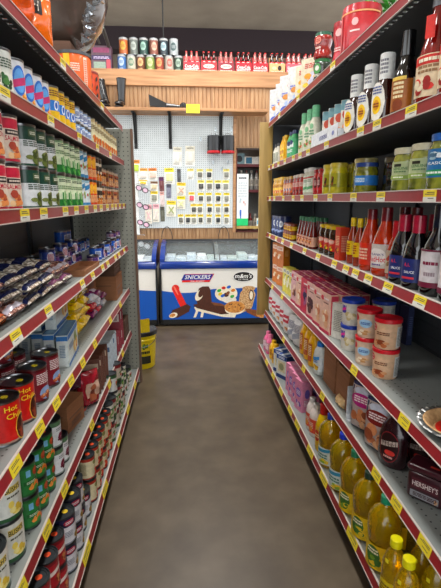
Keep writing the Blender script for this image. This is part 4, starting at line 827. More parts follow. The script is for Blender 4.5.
row(pr_, 'R', 3, [1.60, 1.48], .915, 'pickle jar with pale label, second row, third right shelf', 'pale labelled pickle jars', turn=.5)
pr_ = jar(.056, .175, PKL, '#2a62a8', '#2f6ea0', (('f', 0, .62, 1.1, .16, '#8aa8b8', ('#9ab8c4', '#dfe6ea', '#4a6a80')), ('t', 0, .5, 1.0, .05, '#eef2f0', 'VLASIC'), ('r', 0, .34, 1.7, .1, '#2f8a5a'), ('b', 0, .34, 1.1, .06, '#dfeae0')), .02, z=(.26, .74), neck=.85)
row(pr_, 'R', 3, [1.365], .80, 'large pickle jar with blue and green label, blue lid', None, turn=.45)

# fourth shelf: canisters and sauces
pr_ = bottle([(.055, 0), (.058, .008), (.058, .15), (.057, .153)], M('#1f2c56', .35, coat=.3), (M('#23284a', .35, coat=.4), .06, .15, .17), ds=(('r', -.3, .5, .16, .8, '#3a4f8c'), ('e', .2, .62, .7, .3, '#dfe4ec'), ('b', .2, .62, .5, .15, '#1f2c56'), ('s', 0, .28, 1.4, .1, '#8c9cc4'), ('r', -.75, .6, .12, .4, '#c9d0e0')), name='plastic_canister', cat='canister', seg=28)
row(pr_, 'R', 4, [3.92, 3.795, 3.67], .80, 'navy canister at far end of fourth right shelf', 'navy canisters', turn=.6)
pr_ = jar(.032, .062, M('#8c4a16', .12, coat=1), '#7a3a20', '#e0b822', (('b', 0, .5, 1, .3, '#8a3a1c'),), .012)
row(pr_, 'R', 4, seq(3.50, 4, -.07)[::-1], .785, 'small yellow labelled jar on fourth right shelf', 'small yellow labelled jars', h=.0625, lv=2)
pr_ = bottle([(.026, 0), (.029, .008), (.029, .07), (.024, .1), (.013, .15), (.012, .17)], M('#5c120c', .08, coat=1, var=.15), (M('#2f6a48', .35), .014, .166, .192), '#d9a890', (.08, .38), (('f', 0, .22, 1, .16, '#c9582c', ('#d9803c', '#e8c08a', '#7a1c14')), ('b', 0, .32, .8, .06, '#7a2018')), name='hot_sauce_bottle')
row(pr_, 'R', 4, seq(3.02, 5, -.075)[::-1], .775, 'dark red sauce bottle with green cap', 'green capped sauce bottles', h0=0)
row(pr_, 'R', 4, seq(3.0, 5, -.075)[::-1], .845, 'dark red sauce bottle with green cap, second row', 'green capped sauce bottles')
pr_ = jar(.042, .165, M('#33200f', .1, coat=1, var=.4), '#d6b52c', '#b5342c', (('e', 0, .5, 1.1, .16, '#e09a8a'), ('b', 0, .5, .9, .08, '#e8d8c8'), ('f', 0, .3, .9, .16, '#c9782c', ('#c9782c', '#e8c040', '#4a6a2c'))), .016, z=(.2, .56))
row(pr_, 'R', 4, [2.51, 2.41, 2.31], .79, 'dark jar with yellow lid and red label', 'yellow lidded jars')
x1 = carton(.05, .05, .165, '#c4422a', (('b', 0, .6, .7, .3, '#e8c09a'), ('f', 0, .3, .8, .2, '#e0a040', ('#e0a040', '#8c2a1c'))), (('b', 0, .5, .7, .5, '#e0a890'),))
row(x1, 'R', 4, [2.20], .775, 'slim orange red carton between jars and hot sauce', None, turn=.2)
pr_ = bottle([(.024, 0), (.027, .008), (.027, .10), (.022, .13), (.011, .17), (.011, .19)], M('#8f2f0f', .08, coat=1, var=.15), (M('#d6b820', .35), .014, .178, .218), '#e2c21e', (.2, .5), (('b', 0, .38, .9, .14, '#9a3a1c'), ('b', 0, .28, .6, .06, '#9a3a1c')), name='hot_sauce_bottle')
row(pr_, 'R', 4, [2.08, 1.985], .785, 'hot sauce bottle with yellow cap and label', 'yellow capped hot sauces', turn=.4)
row(pr_, 'R', 4, [2.07, 1.98], .85, 'hot sauce bottle with yellow cap, second row', 'yellow capped hot sauces')
RH = M('#b0330f', .08, coat=1, var=.12)
pr_ = bottle([(.04, 0), (.045, .01), (.045, .12), (.036, .16), (.022, .2), (.019, .24)], RH, (M('#701420', .35, coat=.5), .021, .195, .262), '#c8361e', (.1, .46), (('b', 0, .28, 1.1, .2, '#e8c0a8'),), name='hot_sauce_bottle')
row(pr_, 'R', 4, [1.875], .79, 'orange hot sauce bottle with plain red label', None, turn=.5)
pr_ = bottle([(.044, 0), (.05, .01), (.05, .12), (.04, .16), (.023, .205), (.019, .245)], RH, (M('#701420', .35, coat=.5), .022, .205, .272), '#c9c0b8', (.12, .47), (('e', 0, .28, 1.7, .26, '#e6e0dc'), ('t', 0, .32, 1.2, .035, '#3a2a6a', "FRANK'S"), ('t', 0, .25, 1.5, .08, '#c22a3c', 'RedHot'), ('b', 0, .17, .8, .04, '#5a3a7a')), name='hot_sauce_bottle')
row(pr_, 'R', 4, [1.735], .79, 'orange hot sauce bottle with white oval label and maroon cap', None, turn=.5, jit=.02)
row(pr_, 'R', 4, [1.80, 1.70], .895, 'hot sauce bottle with white label, second row', 'hot sauce bottles behind')
pr_ = bottle([(.035, 0), (.039, .01), (.039, .11), (.03, .14), (.021, .165)], RH, (M('#b8202c', .35, coat=.4), .023, .16, .222), '#cbb8a0', (.1, .5), (('f', 0, .3, 1.3, .24, '#c9c0a8', ('#c9c0a8', '#8a6a4a', '#b04a3a')),), name='hot_sauce_bottle')
row(pr_, 'R', 4, [1.65], .80, 'short hot sauce bottle with bright red cap', None, turn=.4)
BV = M('#0d0b0f', .07, coat=1, var=.1)
pr_ = bottle([(.039, 0), (.045, .01), (.045, .11), (.037, .15), (.023, .185), (.0205, .2)], BV, (M('#a81c3a', .35, coat=.4), .0225, .16, .25), '#252f66', (.1, .42), (('t', -.1, .34, .5, .05, '#d9405a', 'A.1.'), ('t', .1, .24, .8, .035, '#e6e6ea', 'SAUCE'), ('r', 0, .16, 1.0, .03, '#c23a4a')), name='steak_sauce_bottle')
row(pr_, 'R', 4, [1.56, 1.46], .78, 'steak sauce bottle with navy label and crimson cap', 'steak sauce bottles', turn=.5, jit=.03)
row(pr_, 'R', 4, [1.55, 1.45], .885, 'steak sauce bottle with crimson cap, second row', 'steak sauce bottles')
pr_ = bottle([(.04, 0), (.045, .01), (.045, .125), (.038, .16), (.02, .20), (.018, .255)], BV, (M('#0f1522', .2, coat=.7), .02, .215, .285), '#d6d0d2', (.1, .52), (('b', .1, .37, 1.1, .06, '#7a2440'), ('b', .1, .25, .8, .07, '#9a8a90'), ('r', 0, .13, 2.2, .06, '#6a1f38'), ('r', 0, .51, 2.2, .02, '#6a1f38')), name='vinegar_bottle')
row(pr_, 'R', 4, [1.345, 1.235], .785, 'dark cooking wine bottle with white label', 'cooking wine bottles', turn=.55, jit=.04)
row(pr_, 'R', 4, [1.34, 1.23], .90, 'dark cooking wine bottle with white label, second row', 'cooking wine bottles')

# fifth shelf: cake mixes, frosting tubs
x1 = carton(.13, .06, .175, '#c9762c', (('r', 0, .8, .9, .2, '#e6d6c4'), ('b', 0, .8, .6, .1, '#b8421c'), ('f', 0, .4, .8, .4, '#e6c8a0', ('#e6c8a0', '#b8702c', '#f0e0c8'))), (('r', 0, .5, .9, .9, '#c67a22'), ('b', 0, .6, .5, .3, '#e6c080')))
row(x1, 'R', 5, [3.86, 3.70], .80, 'orange box at far end of fifth right shelf', 'orange boxes in two layers', h=.1765, lv=2, turn=.25, jit=.02)
x1 = carton(.11, .06, .2, '#dccf5a', (('r', 0, .86, .9, .18, '#e9e4c4'), ('b', 0, .86, .6, .1, '#4a6a9a'), ('f', 0, .4, .8, .5, '#e6e0a8', ('#e6e0a8', '#a8a83a', '#f0ecd0')), ('e', .1, .66, .5, .14, '#5a7a3a')), (('r', 0, .7, .8, .5, '#e6e2c0'), ('r', 0, .2, 1, .36, '#c9bf1c'), ('b', 0, .7, .5, .3, '#7a8a6a')))
row(x1, 'R', 5, [3.42, 3.32, 3.22], .795, 'yellow and white box on fifth right shelf', 'yellow and white boxes', turn=.2, jit=.03)
def cake(base, pic, cols, side):
    return carton(.135, .048, .225, base, (('e', -.28, .86, .3, .12, '#c9273c'), ('r', .1, .86, .5, .04, '#f0e0dc'), ('f', .0, .42, .8, .5, pic, cols), ('b', .1, .76, .5, .05, '#6a2a2c'), ('r', 0, .05, 1, .08, '#c23a5a')), (('r', 0, .5, .84, .94, side), ('b', 0, .6, .6, .5, '#f0d8d4')), (('r', 0, 0.5, 1, .9, '#b83a62'), ('e', 0, .5, .5, .4, '#e0a0b0')), name='cake_mix_box')
ck = [cake('#dcaeb0', '#8c4a2a', ('#9a5a34', '#5a2a18', '#e6c8b4'), '#c23a52'), cake('#e0b8a8', '#3a1a12', ('#3a1a12', '#4a2418', '#6a3a28'), '#b8324a'), cake('#c2283c', '#5a2a58', ('#5a2a58', '#2c1c3c', '#a0587a'), '#b02038'), cake('#e4bca6', '#d9a078', ('#e0b08a', '#c9805a', '#f0dcc4'), '#c9445a')]
cd = ['pink cake mix box with brown cake', 'pale pink cake mix box with dark cake', 'crimson cake mix box with purple picture', 'peach cake mix box with light cake']
for i, (y, k) in enumerate([(3.03, 0), (2.885, 3), (2.745, 2), (2.60, 1), (2.455, 3), (2.31, 3)]):
    for d in range(4):
        inst(ck[k], '%s, %s, %s row' % (cd[k], ORD[5-i], ('front', 'second', 'third', 'fourth')[d]), (.765+d*.056, y, surf('R', 5)+.0003), -PI/2+.10+U(-.03, .03), 'cake mix boxes')
pr_ = carton(.09, .05, .19, '#dcdad2', (('b', 0, .5, .7, .6, '#9a9a90'),), (('b', 0, .5, .7, .7, '#a8a89c'),))
inst(pr_, 'white side-on box between cake mixes and frosting tubs', (.80, 2.205, surf('R', 5)+.0003), -PI/2+.5)
def tub(lid, base, ds):
    r, h = .046, .108; b = MB(); m = M(base, .35, coat=.2); b.lathe([(.0001, 0, m), (r*.88, 0, m), (r*.9, .003, m), (r*.97, h*.86, m), (r*.97, h*.88, None)], 26)
    decals(b, lambda u, v, e: ((r*(.9+.07*v/h)+e)*math.sin(u/r), -(r*(.9+.07*v/h)+e)*math.cos(u/r), v), ds, r, h)
    L = MB(); lm = M(lid, .3, coat=.4); L.lathe([(r*.99, h*.86, lm), (r*1.03, h*.87, lm), (r*1.03, h*.985, lm), (r*.98, h, lm), (r*.93, h*.985, lm), (.0001, h*.985, None)], 26)
    return ('frosting_tub', 'tub', [('tub_body', b.mesh('tub_body'), None, None), ('lid', L.mesh('lid'), None, None)])
rt = tub('#c4202e', '#dcb898', (('e', -.9, .68, .7, .24, '#c4202e'), ('t', -.9, .72, .45, .07, '#f0e4dc', 'Betty'), ('t', -.9, .64, .55, .07, '#f0e4dc', 'Crocker'), ('b', 0, .52, 1.1, .12, '#7a4a34'), ('f', -.1, .2, 1.7, .28, '#b0603a', ('#b8693f', '#8c4426', '#d9a074')), ('r', 1.55, .42, .9, .7, '#dcdcd8'), ('b', 1.55, .42, .7, .6, '#8a8a88')))
rt2 = tub('#c4202e', '#dcc0a8', (('e', -.9, .68, .7, .24, '#c4202e'), ('e', .1, .52, 1.2, .3, '#a8cbe4'), ('b', .1, .52, .8, .1, '#3a5a9a'), ('f', 0, .2, 1.6, .24, '#d9b48a', ('#e0bc94', '#c09060', '#f0e0c8')), ('b', 1.7, .42, .8, .6, '#a8a8a4')))
bt = tub('#1f3fa0', '#d9d6cc', (('r', -.5, .62, .6, .3, '#4a3a9a'), ('s', -.5, .62, .6, .1, '#d93a9a'), ('f', .3, .36, 1.2, .4, '#d9cba4', ('#e6dcc0', '#c9b88a')), ('b', 1.5, .42, .8, .6, '#a8a8a4')))
rr = 1.17
for key, pos, nm, gname in ((rt, (.81, 1.69), 'red lidded frosting tub with chocolate picture', 'chocolate frosting tubs'), (rt2, (.795, 1.845), 'red lidded frosting tub with pale blue label', 'pale blue labelled frosting tubs'), (bt, (.795, 2.04), 'blue lidded frosting tub beside the red lidded ones', 'blue lidded frosting tubs')):
    for l in range(2):
        inst(key, nm+', '+('lower', 'upper')[l], (pos[0], pos[1], surf('R', 5)+.0003+l*.1085*rr), -PI/2+.75, gname, scale=(rr, rr, rr))
inst(bt, 'blue lidded frosting tub at the back, lower', (.93, 2.0, surf('R', 5)+.0003), -PI/2+.75, scale=(rr, rr, rr)); inst(bt, 'blue lidded frosting tub at the back, upper', (.93, 2.0, surf('R', 5)+.0003+.1085*rr), -PI/2+.7, scale=(rr, rr, rr))
x1 = carton(.075, .03, .2, '#2c3350', (), (('b', 0, .5, .6, .5, '#5a6488'),), (), name='dark_box')
for i, y in enumerate(seq(2.1, 6, .1)): inst(x1, 'narrow dark blue box against back of fifth right shelf, %s' % ORD[i], (1.1, y, surf('R', 5)+.0003), -PI/2+.1, 'narrow dark blue boxes')
# pie crust
t = thing('pie_crust', 'pie crust in foil pan near the lip of fifth right shelf', 'pie pan', (.84, 1.21, surf('R', 5)+.001))
FO = M('#a9aaa8', .38, .9, var=.2)
b = MB(); n = 96
prof = [(.0, .0), (.08, .0), (.108, .034), (.122, .036), (.126, .033)]
vs = []
for r, z in prof:
    for k in range(n):
        a_ = 2*PI*k/n; cr = (.0025 if r > .1 else 0)*math.sin(k*PI*.75); vs.append(((r+cr)*math.cos(a_), (r+cr)*math.sin(a_), z+cr))
b.add(vs, [(i*n+k, i*n+(k+1) % n, (i+1)*n+(k+1) % n, (i+1)*n+k) for i in range(len(prof)-1) for k in range(n)], FO); part('foil_pan', b, t)
CR = noise_mat('crumb_crust', [(.3, '#a9825a'), (.6, '#c9a57a'), (.8, '#dcc09a')], (1, 1, 1), 60, 3, .8, .3)
b = MB(); b.lathe([(.0001, .006, CR), (.077, .006, CR), (.098, .034, CR), (.105, .037, CR), (.109, .035, None)], 48); part('crust', b, t)
b = MB(); w0 = lambda u, v, e: (u, v, .012+e)
b.lathe([(.0001, .012, M('#c22a20', .4)), (.07, .012, M('#c22a20', .4)), (.0702, .0115, None)], 40); decals(b, w0, (('e', 0, -.035, .1, .03, '#e0b43a'),), 1, 1, False); b.add([w0(-.045, .02, .0015), w0(.03, -.02, .0015), w0(.05, .03, .0015), w0(.0, .012, .0015)], [(0, 1, 2, 3)], '#ece8e2'); part('paper_insert', b, t, 'red printed paper insert')

# sixth shelf
FLR = M('#dcd9d6', .5, var=.05)
pr_ = pouch(.155, .235, .095, FLR, (('r', 0, .58, .5, .26, '#b8303c'), ('r', 0, .58, .36, .06, '#f0e8e4'), ('f', .1, .24, .6, .16, '#c98a5a', ('#c98a5a', '#e0c4a0'))), name='flour_bag', seed=14, rough=.5, crk=.1)
row(pr_, 'R', 6, [3.92, 3.76, 3.60, 3.44, 3.28], .79, 'white paper bag with red square', 'white flour and sugar bags', turn=.35, jit=.05)
pr_ = pouch(.12, .2, .08, FLR, (('b', 0, .7, .8, .3, '#8a8a9a'), ('s', 0, .4, .8, .2, '#a8acb8')), name='flour_bag', seed=15, rough=.5, crk=.2)
row(pr_, 'R', 6, [3.12, 3.0], .785, 'white bag with grey print on sixth right shelf', 'white bags with grey print', turn=.35)
YP = M('#dfa912', .3, coat=.4, var=.1)
def jug(m, capc, label, ds, h=.2, nm='plastic_jug', cat='jug'):
    k = h/.2
    pr = bottle([(.04, 0), (.045, .01), (.045, .11*k), (.04, .14*k), (.028, .165*k), (.02, .175*k)], m, (M(capc, .35, coat=.3), .024, .172*k, .2*k), label, (.12, .55), ds, name=nm, cat=cat, flat=.8)
    b = MB(); b.tube([(.035, 0, .16*k), (.058, 0, .155*k), (.062, 0, .12*k), (.045, 0, .085*k)], .008, m, 8); pr[2].append(('handle', b.mesh('handle'), None, None)); return pr
pr_ = jug(YP, '#dfa912', None, (('r', 0, .4, .9, .5, '#b8603a'), ('b', 0, .45, .7, .3, '#f0dcb0')), .23)
row(pr_, 'R', 6, [2.86, 2.75, 2.63], .79, 'yellow jug on sixth right shelf', 'yellow jugs', turn=.3)
pr_ = jug(M('#d9dcd8', .35, coat=.3), '#2a7ac8', '#dfe4e6', (('s', 0, .5, 1.5, .1, '#4a9ad8'), ('b', 0, .42, 1, .1, '#5a7ab0'), ('f', 0, .22, 1.3, .2, '#e0b83a', ('#e6c24a', '#c99a2a')),), .2, 'plastic_bottle', 'bottle')
row(pr_, 'R', 6, [2.50], .785, 'white bottle with blue cap and yellow picture', None, turn=.3)
inst(cbox(.2, .2, .23, CARD, True, False), 'open brown cardboard box with dividers on sixth right shelf', (.88, 2.30, surf('R', 6)+.0003), -PI/2)
inst(cbox(.18, .17, .2, CARD, True, False), 'second open brown cardboard box nearer the camera', (.86, 2.07, surf('R', 6)+.0003), -PI/2)
pr_ = pouch(.09, .05, .05, '#d9b98a', (), name='paper_packet', seed=18, crk=.4)
inst(pr_, 'small tan packet in front of the open cardboard box', (.775, 2.06, surf('R', 6)), -PI/2)
b = MB(); b.box(-.004, .004, -.055, .055, 0, .17, M('#c9ccd0', .35)); b.box(-.03, -.004, -.055, .055, 0, .006, M('#c9ccd0', .35)); b.box(-.008, -.004, -.055, .055, .006, .03, M('#d8dadc', .35))
t = thing('shelf_divider', 'upright pale plastic divider beside the cookie mix pouches', 'divider', (.80, 1.915, surf('R', 6)+.0005), PI/2); part('upright_panel', b, t, smooth=False)
def cookie(c1_, c2_):
    return pouch(.135, .225, .055, '#20264e', (('r', 0, .5, .96, .9, '#b9a9a4'), ('e', .05, .86, .8, .16, '#c9ccd8'), ('e', .0, .68, .9, .28, c1_), ('b', 0, .7, .6, .14, '#f0e0e0'), ('f', 0, .30, .86, .5, '#c9825a', ('#d08c62', '#b06a44', '#e0ac84', '#8c4a30'))), name='cookie_mix_pouch', seed=int(c2_), crk=.1, rough=.3)
cm1 = cookie('#b02a7a', 22); cm2 = cookie('#7a1f1c', 25)
inst(cm1, 'cookie mix pouch with magenta banner on sixth right shelf', (.79, 1.81, surf('R', 6)), -PI/2+.55)
inst(cm1, 'cookie mix pouch directly behind magenta one, sixth right shelf', (.86, 1.83, surf('R', 6)), -PI/2+.55)
inst(cm2, 'cookie mix pouch with dark red banner on sixth right shelf', (.79, 1.645, surf('R', 6)), -PI/2+.55)
inst(cm2, 'cookie mix pouch directly behind dark red one, sixth right shelf', (.86, 1.665, surf('R', 6)), -PI/2+.55)
SYR = M('#2a1016', .25, coat=.6, var=.1)
pr_ = bottle([(.045, 0), (.055, .012), (.061, .05), (.061, .12), (.05, .165), (.028, .195), (.02, .205)], SYR, (M('#3a1a20', .3), .022, .203, .232), None, ds=(('e', 0, .4, 1.4, .56, '#7a1f28'), ('e', 0, .4, 1.3, .52, '#23090c'), ('s', 0, .46, 1.15, .09, '#c9b8ae'), ('t', 0, .46, 1.0, .05, '#3a1214', "HERSHEY'S"), ('e', .1, .3, .7, .1, '#c23a34'), ('b', 0, .22, .6, .06, '#d9a8a0')), name='syrup_bottle', flat=.62, seg=30)
row(pr_, 'R', 6, [1.535], .80, 'dark chocolate syrup bottle on sixth right shelf', None, turn=.6, jit=.02)
row(pr_, 'R', 6, [1.50], .90, 'dark chocolate syrup bottle behind the front one, sixth right shelf', None, turn=.6, jit=.02)
t = thing('cocoa_tub', 'dark maroon cocoa tub with rounded lid near shelf lip', 'tub', (.83, 1.325, surf('R', 6)+.0003), -PI/2+.72)
CO = M('#35141c', .35, coat=.3, var=.08)
b = MB(); b.rbox(-.065, .065, -.038, .038, 0, .108, CO, .018, 4); part('tub_body', b, t)
q = MB(); wf_ = face(.13, .076, .11); decals(q, wf_, (('r', 0, .62, .7, .34, '#4a1c26'), ('t', 0, .62, .66, .18, '#d9ccc8', "HERSHEY'S"), ('r', 0, .25, .74, .22, '#8c8c90'), ('b', 0, .25, .6, .14, '#35141c'), ('f', .3, .25, .1, .2, '#c9a27a', ('#c9a27a', '#5a2c1c'))), .13, .11, False)
decals(q, face(.13, .076, .11, 'l'), (('r', 0, .48, .6, .66, '#77757c'), ('b', 0, .48, .5, .56, '#3a2a30')), .076, .11, False); decals(q, face(.13, .076, .11, 'r'), (('r', 0, .48, .6, .66, '#77757c'), ('b', 0, .48, .5, .56, '#3a2a30')), .076, .11, False); part('printed_label', q, t, smooth=False)
b = MB(); b.rbox(-.068, .068, -.041, .041, .108, .136, M('#3b161f', .28, coat=.5), .012, 4); part('lid', b, t)
b = MB(); w0 = lambda u, v, e: (u, v, .136+e); decals(b, w0, (('r', .02, -.015, .03, .012, '#c9463a'),), 1, 1, False); part('sticker', b, t, smooth=False)

# bottom shelf
pr_ = bottle([(.04, 0), (.045, .01), (.045, .1), (.035, .13), (.02, .15)], M('#d0608a', .3, coat=.3), ('#e07a9a', .022, .148, .18), '#b8868e', (.15, .6), (('b', 0, .4, 1, .3, '#f0dce4'),), name='detergent_bottle')
row(pr_, 'R', 7, [3.90, 3.80], .73, 'pink bottle at far end of bottom right shelf', 'pink bottles')
pr_ = jug(M('#d9a818', .3, coat=.3), '#e0b020', None, (('b', 0, .4, .9, .3, '#8c4a1c'),), .17)
row(pr_, 'R', 7, [3.66, 3.55], .735, 'yellow jug on bottom right shelf', 'yellow jugs on the bottom shelf')
x1 = carton(.12, .10, .19, '#cdd0cc', (('r', 0, .5, .7, .46, '#cfc3a0'), ('e', 0, .5, .5, .3, '#8a8a68'), ('r', 0, .08, 1, .16, '#23386a'), ('r', 0, .9, 1, .18, '#2a4a86'), ('b', 0, .9, .6, .1, '#dfe4ec')), (('r', 0, .5, 1, 1, '#33487a'), ('r', 0, .5, .7, .5, '#cfc3a0'), ('b', 0, .5, .5, .3, '#5a5a48')), (('r', 0, .5, .9, .9, '#33508c'), ('r', 0, .5, .3, .8, '#d8dce2')))
row(x1, 'R', 7, [3.36, 3.24], .755, 'navy and white carton on bottom right shelf', 'navy and white cartons', turn=.5, jit=.03)
x2 = carton(.09, .08, .16, '#dcd8d4', (('r', 0, .4, .7, .4, '#6a8a5a'), ('b', 0, .75, .6, .2, '#8a8a8a')), (('r', 0, .5, .8, .8, '#b8c0b0'),))
row(x2, 'R', 7, [3.10], .80, 'pale green and white carton behind the pink boxes', None, turn=.3)
x1 = carton(.10, .075, .21, '#dd8fae', (('e', 0, .6, .7, .3, '#8a6ab8'), ('b', 0, .6, .5, .15, '#f0e0ea'), ('f', 0, .25, .7, .3, '#e0a8c0', ('#e0a8c0', '#7a5aa8', '#e8d0dc'))), (('r', 0, .5, .9, .9, '#dd93ae'), ('e', 0, .6, .5, .3, '#7a64b0'), ('b', 0, .3, .6, .2, '#f0dce6')), (('r', 0, .5, 1, 1, '#ee9cba'), ('e', 0, .5, .5, .5, '#f0b8cc')))
row(x1, 'R', 7, seq(2.69, 4, .095), .745, 'pink box on bottom right shelf', 'pink boxes', turn=.25, jit=.02)
row(x1, 'R', 7, seq(2.69, 3, .095), .86, 'pink box in the inner row of bottom right shelf', 'pink boxes', turn=.25, jit=.02)
pr_ = jug(M('#dcd2cc', .35), '#d9d4d0', '#c9523a', (('b', 0, .35, 1, .2, '#f0d8c8'), ('f', 0, .25, 1, .2, '#e0a03a', ('#e0a03a', '#d9502c'))), .2, 'plastic_bottle', 'bottle')
row(pr_, 'R', 7, [2.36, 2.44], .735, 'white bottle with red label past the red capped one', 'white bottles with red labels', turn=.3)
pr_ = bottle([(.042, 0), (.048, .012), (.048, .15), (.036, .2), (.024, .225)], M('#dcb81c', .25, coat=.4), (M('#a81c1c', .3, coat=.5), .03, .22, .275), '#d9b028', (.12, .55), (('e', 0, .35, .9, .24, '#b8321c'), ('b', 0, .35, .7, .1, '#f0dca0')), name='oil_bottle')
row(pr_, 'R', 7, [2.20], .735, 'yellow bottle with tall red cap on bottom shelf', None, turn=.3)
OIL = M('#ffd024', .03, coat=1, trans=.82, var=.04, ior=1.25, bump=.5, ns=22)
def oil(capc, nm, lab, ds, h=.3):
    k = h/.3
    pr = bottle([(.044, 0), (.055, .012), (.058, .05*k), (.053, .08*k), (.053, .11*k), (.058, .14*k), (.061, .17*k), (.061, .2*k), (.055, .225*k), (.041, .245*k), (.024, .26*k), (.018, .268*k), (.018, .276*k)], OIL, (M(capc, .3, coat=.4), .021, .272*k, .3*k), None, (.2, .5), (), name='cooking_oil_bottle', seg=28)
    L = MB(); R = .0585; w0 = cyl(R)
    decals(L, w0, ds, R, h); pr[2].append(('printed_label', L.mesh('printed_label'), None, None)); return pr
lab1 = (('r', 0, .22, 1.7, .34, '#d9b81e'), ('e', 0, .24, 1.0, .26, '#3f6a2c'), ('f', .1, .16, 1, .16, '#7a9a3a', ('#7a9a3a', '#e0c03a', '#3f6a2c')), ('b', 0, .3, .8, .08, '#f0ead0'))
lab2 = (('r', 0, .24, 1.7, .32, '#d4dcd6'), ('s', 0, .34, 1.5, .06, '#3a8aa8'), ('b', 0, .24, 1.1, .1, '#4a7a6a'), ('f', .2, .14, 1, .1, '#e0c03a', ('#e0c03a', '#8aa83a')))
for i, (y, x, cc, lb, hh, nm) in enumerate(((2.06, .725, '#223a8c', lab2, .29, 'dark blue capped cooking oil bottle, farthest of the clear ones'), (1.86, .72, '#2238a8', lab2, .295, 'blue capped cooking oil bottle with pale label'), (1.71, .72, '#1f6a4a', lab1, .295, 'green capped cooking oil bottle beside the blue capped one'), (1.555, .72, '#1b3326', lab1, .295, 'very dark green capped cooking oil bottle'), (1.40, .72, '#177a58', lab1, .298, 'large green capped oil bottle nearest the small yellow capped ones'), (1.98, .85, '#223a8c', lab2, .29, 'blue capped oil bottle in the second row'), (1.81, .85, '#1f6a4a', lab1, .29, 'green capped oil bottle in second row, far'), (1.66, .85, '#1f6a4a', lab1, .29, 'green capped oil bottle in second row, middle'), (1.50, .85, '#1f6a4a', lab1, .29, 'green capped oil bottle in second row, near'))):
    inst(oil(cc, nm, lb, lb, hh), nm, (x, y, surf('R', 7)+.0003), -PI/2+.5, 'cooking oil bottles')
pr_ = bottle([(.036, 0), (.04, .01), (.04, .15), (.03, .19), (.016, .215), (.016, .225)], OIL, (M('#d9d01e', .3, coat=.4), .021, .222, .25), None, (.2, .5), (('r', 0, .22, 1.6, .36, '#d9c22a'), ('b', 0, .28, 1, .14, '#7a5a1c'), ('r', .1, .72, .3, .06, '#e0d23a')), name='cooking_oil_bottle')
row(pr_, 'R', 7, [1.16, 1.245], .69, 'small oil bottle with yellow cap', 'small yellow capped oil bottles', turn=.4)
row(pr_, 'R', 7, [1.16, 1.245], .785, 'small oil bottle with yellow cap, second row', 'small yellow capped oil bottles', turn=.4)

# ================================================================== wall displays
cards = {}
def blister(w, h, card, head, blobs, kind='pack'):
    k = (w, h, card, head, blobs, kind)
    if k in cards: return cards[k]
    b = MB(); b.box(-w/2, w/2, -.0015, 0, 0, h, M(card, .5))
    p = MB(); ds = [('r', 0, .86, .96, .24, head), ('b', 0, .88, .7, .08, '#4a3a22'), ('b', -.1, .1, .7, .08, '#7a7468')]
    decals(p, face(w, .003, h), ds, w, h, False)
    q = MB()
    if kind == 'pack': q.rbox(-w*.34, w*.34, -.02, -.0016, h*.2, h*.66, M(blobs, .25, coat=.6), .006)
    elif kind == 'tool': q.tube([(0, -.01, h*.12), (0, -.012, h*.4), (w*.1, -.012, h*.7)], [w*.22, w*.14, w*.1], M(blobs, .3, coat=.5), 8)
    else:
        q.tube([(-w*.25, -.008, h*.2), (w*.25, -.008, h*.62)], w*.07, M(blobs, .3, coat=.5), 6); q.tube([(w*.25, -.008, h*.2), (-w*.25, -.008, h*.62)], w*.07, M(blobs, .3, coat=.5), 6)
    hk = MB(); hk.tube([(0, 0, h*.96), (0, -.035, h*.965), (0, -.04, h*1.0)], .0025, HK, 6)
    cards[k] = [('backing_card', b.mesh('backing_card', False), None, None), ('printing', p.mesh('printing', False), None, None), ('packed_item', q.mesh('packed_item'), None, None), ('hook', hk.mesh('hook'), None, None)]
    return cards[k]
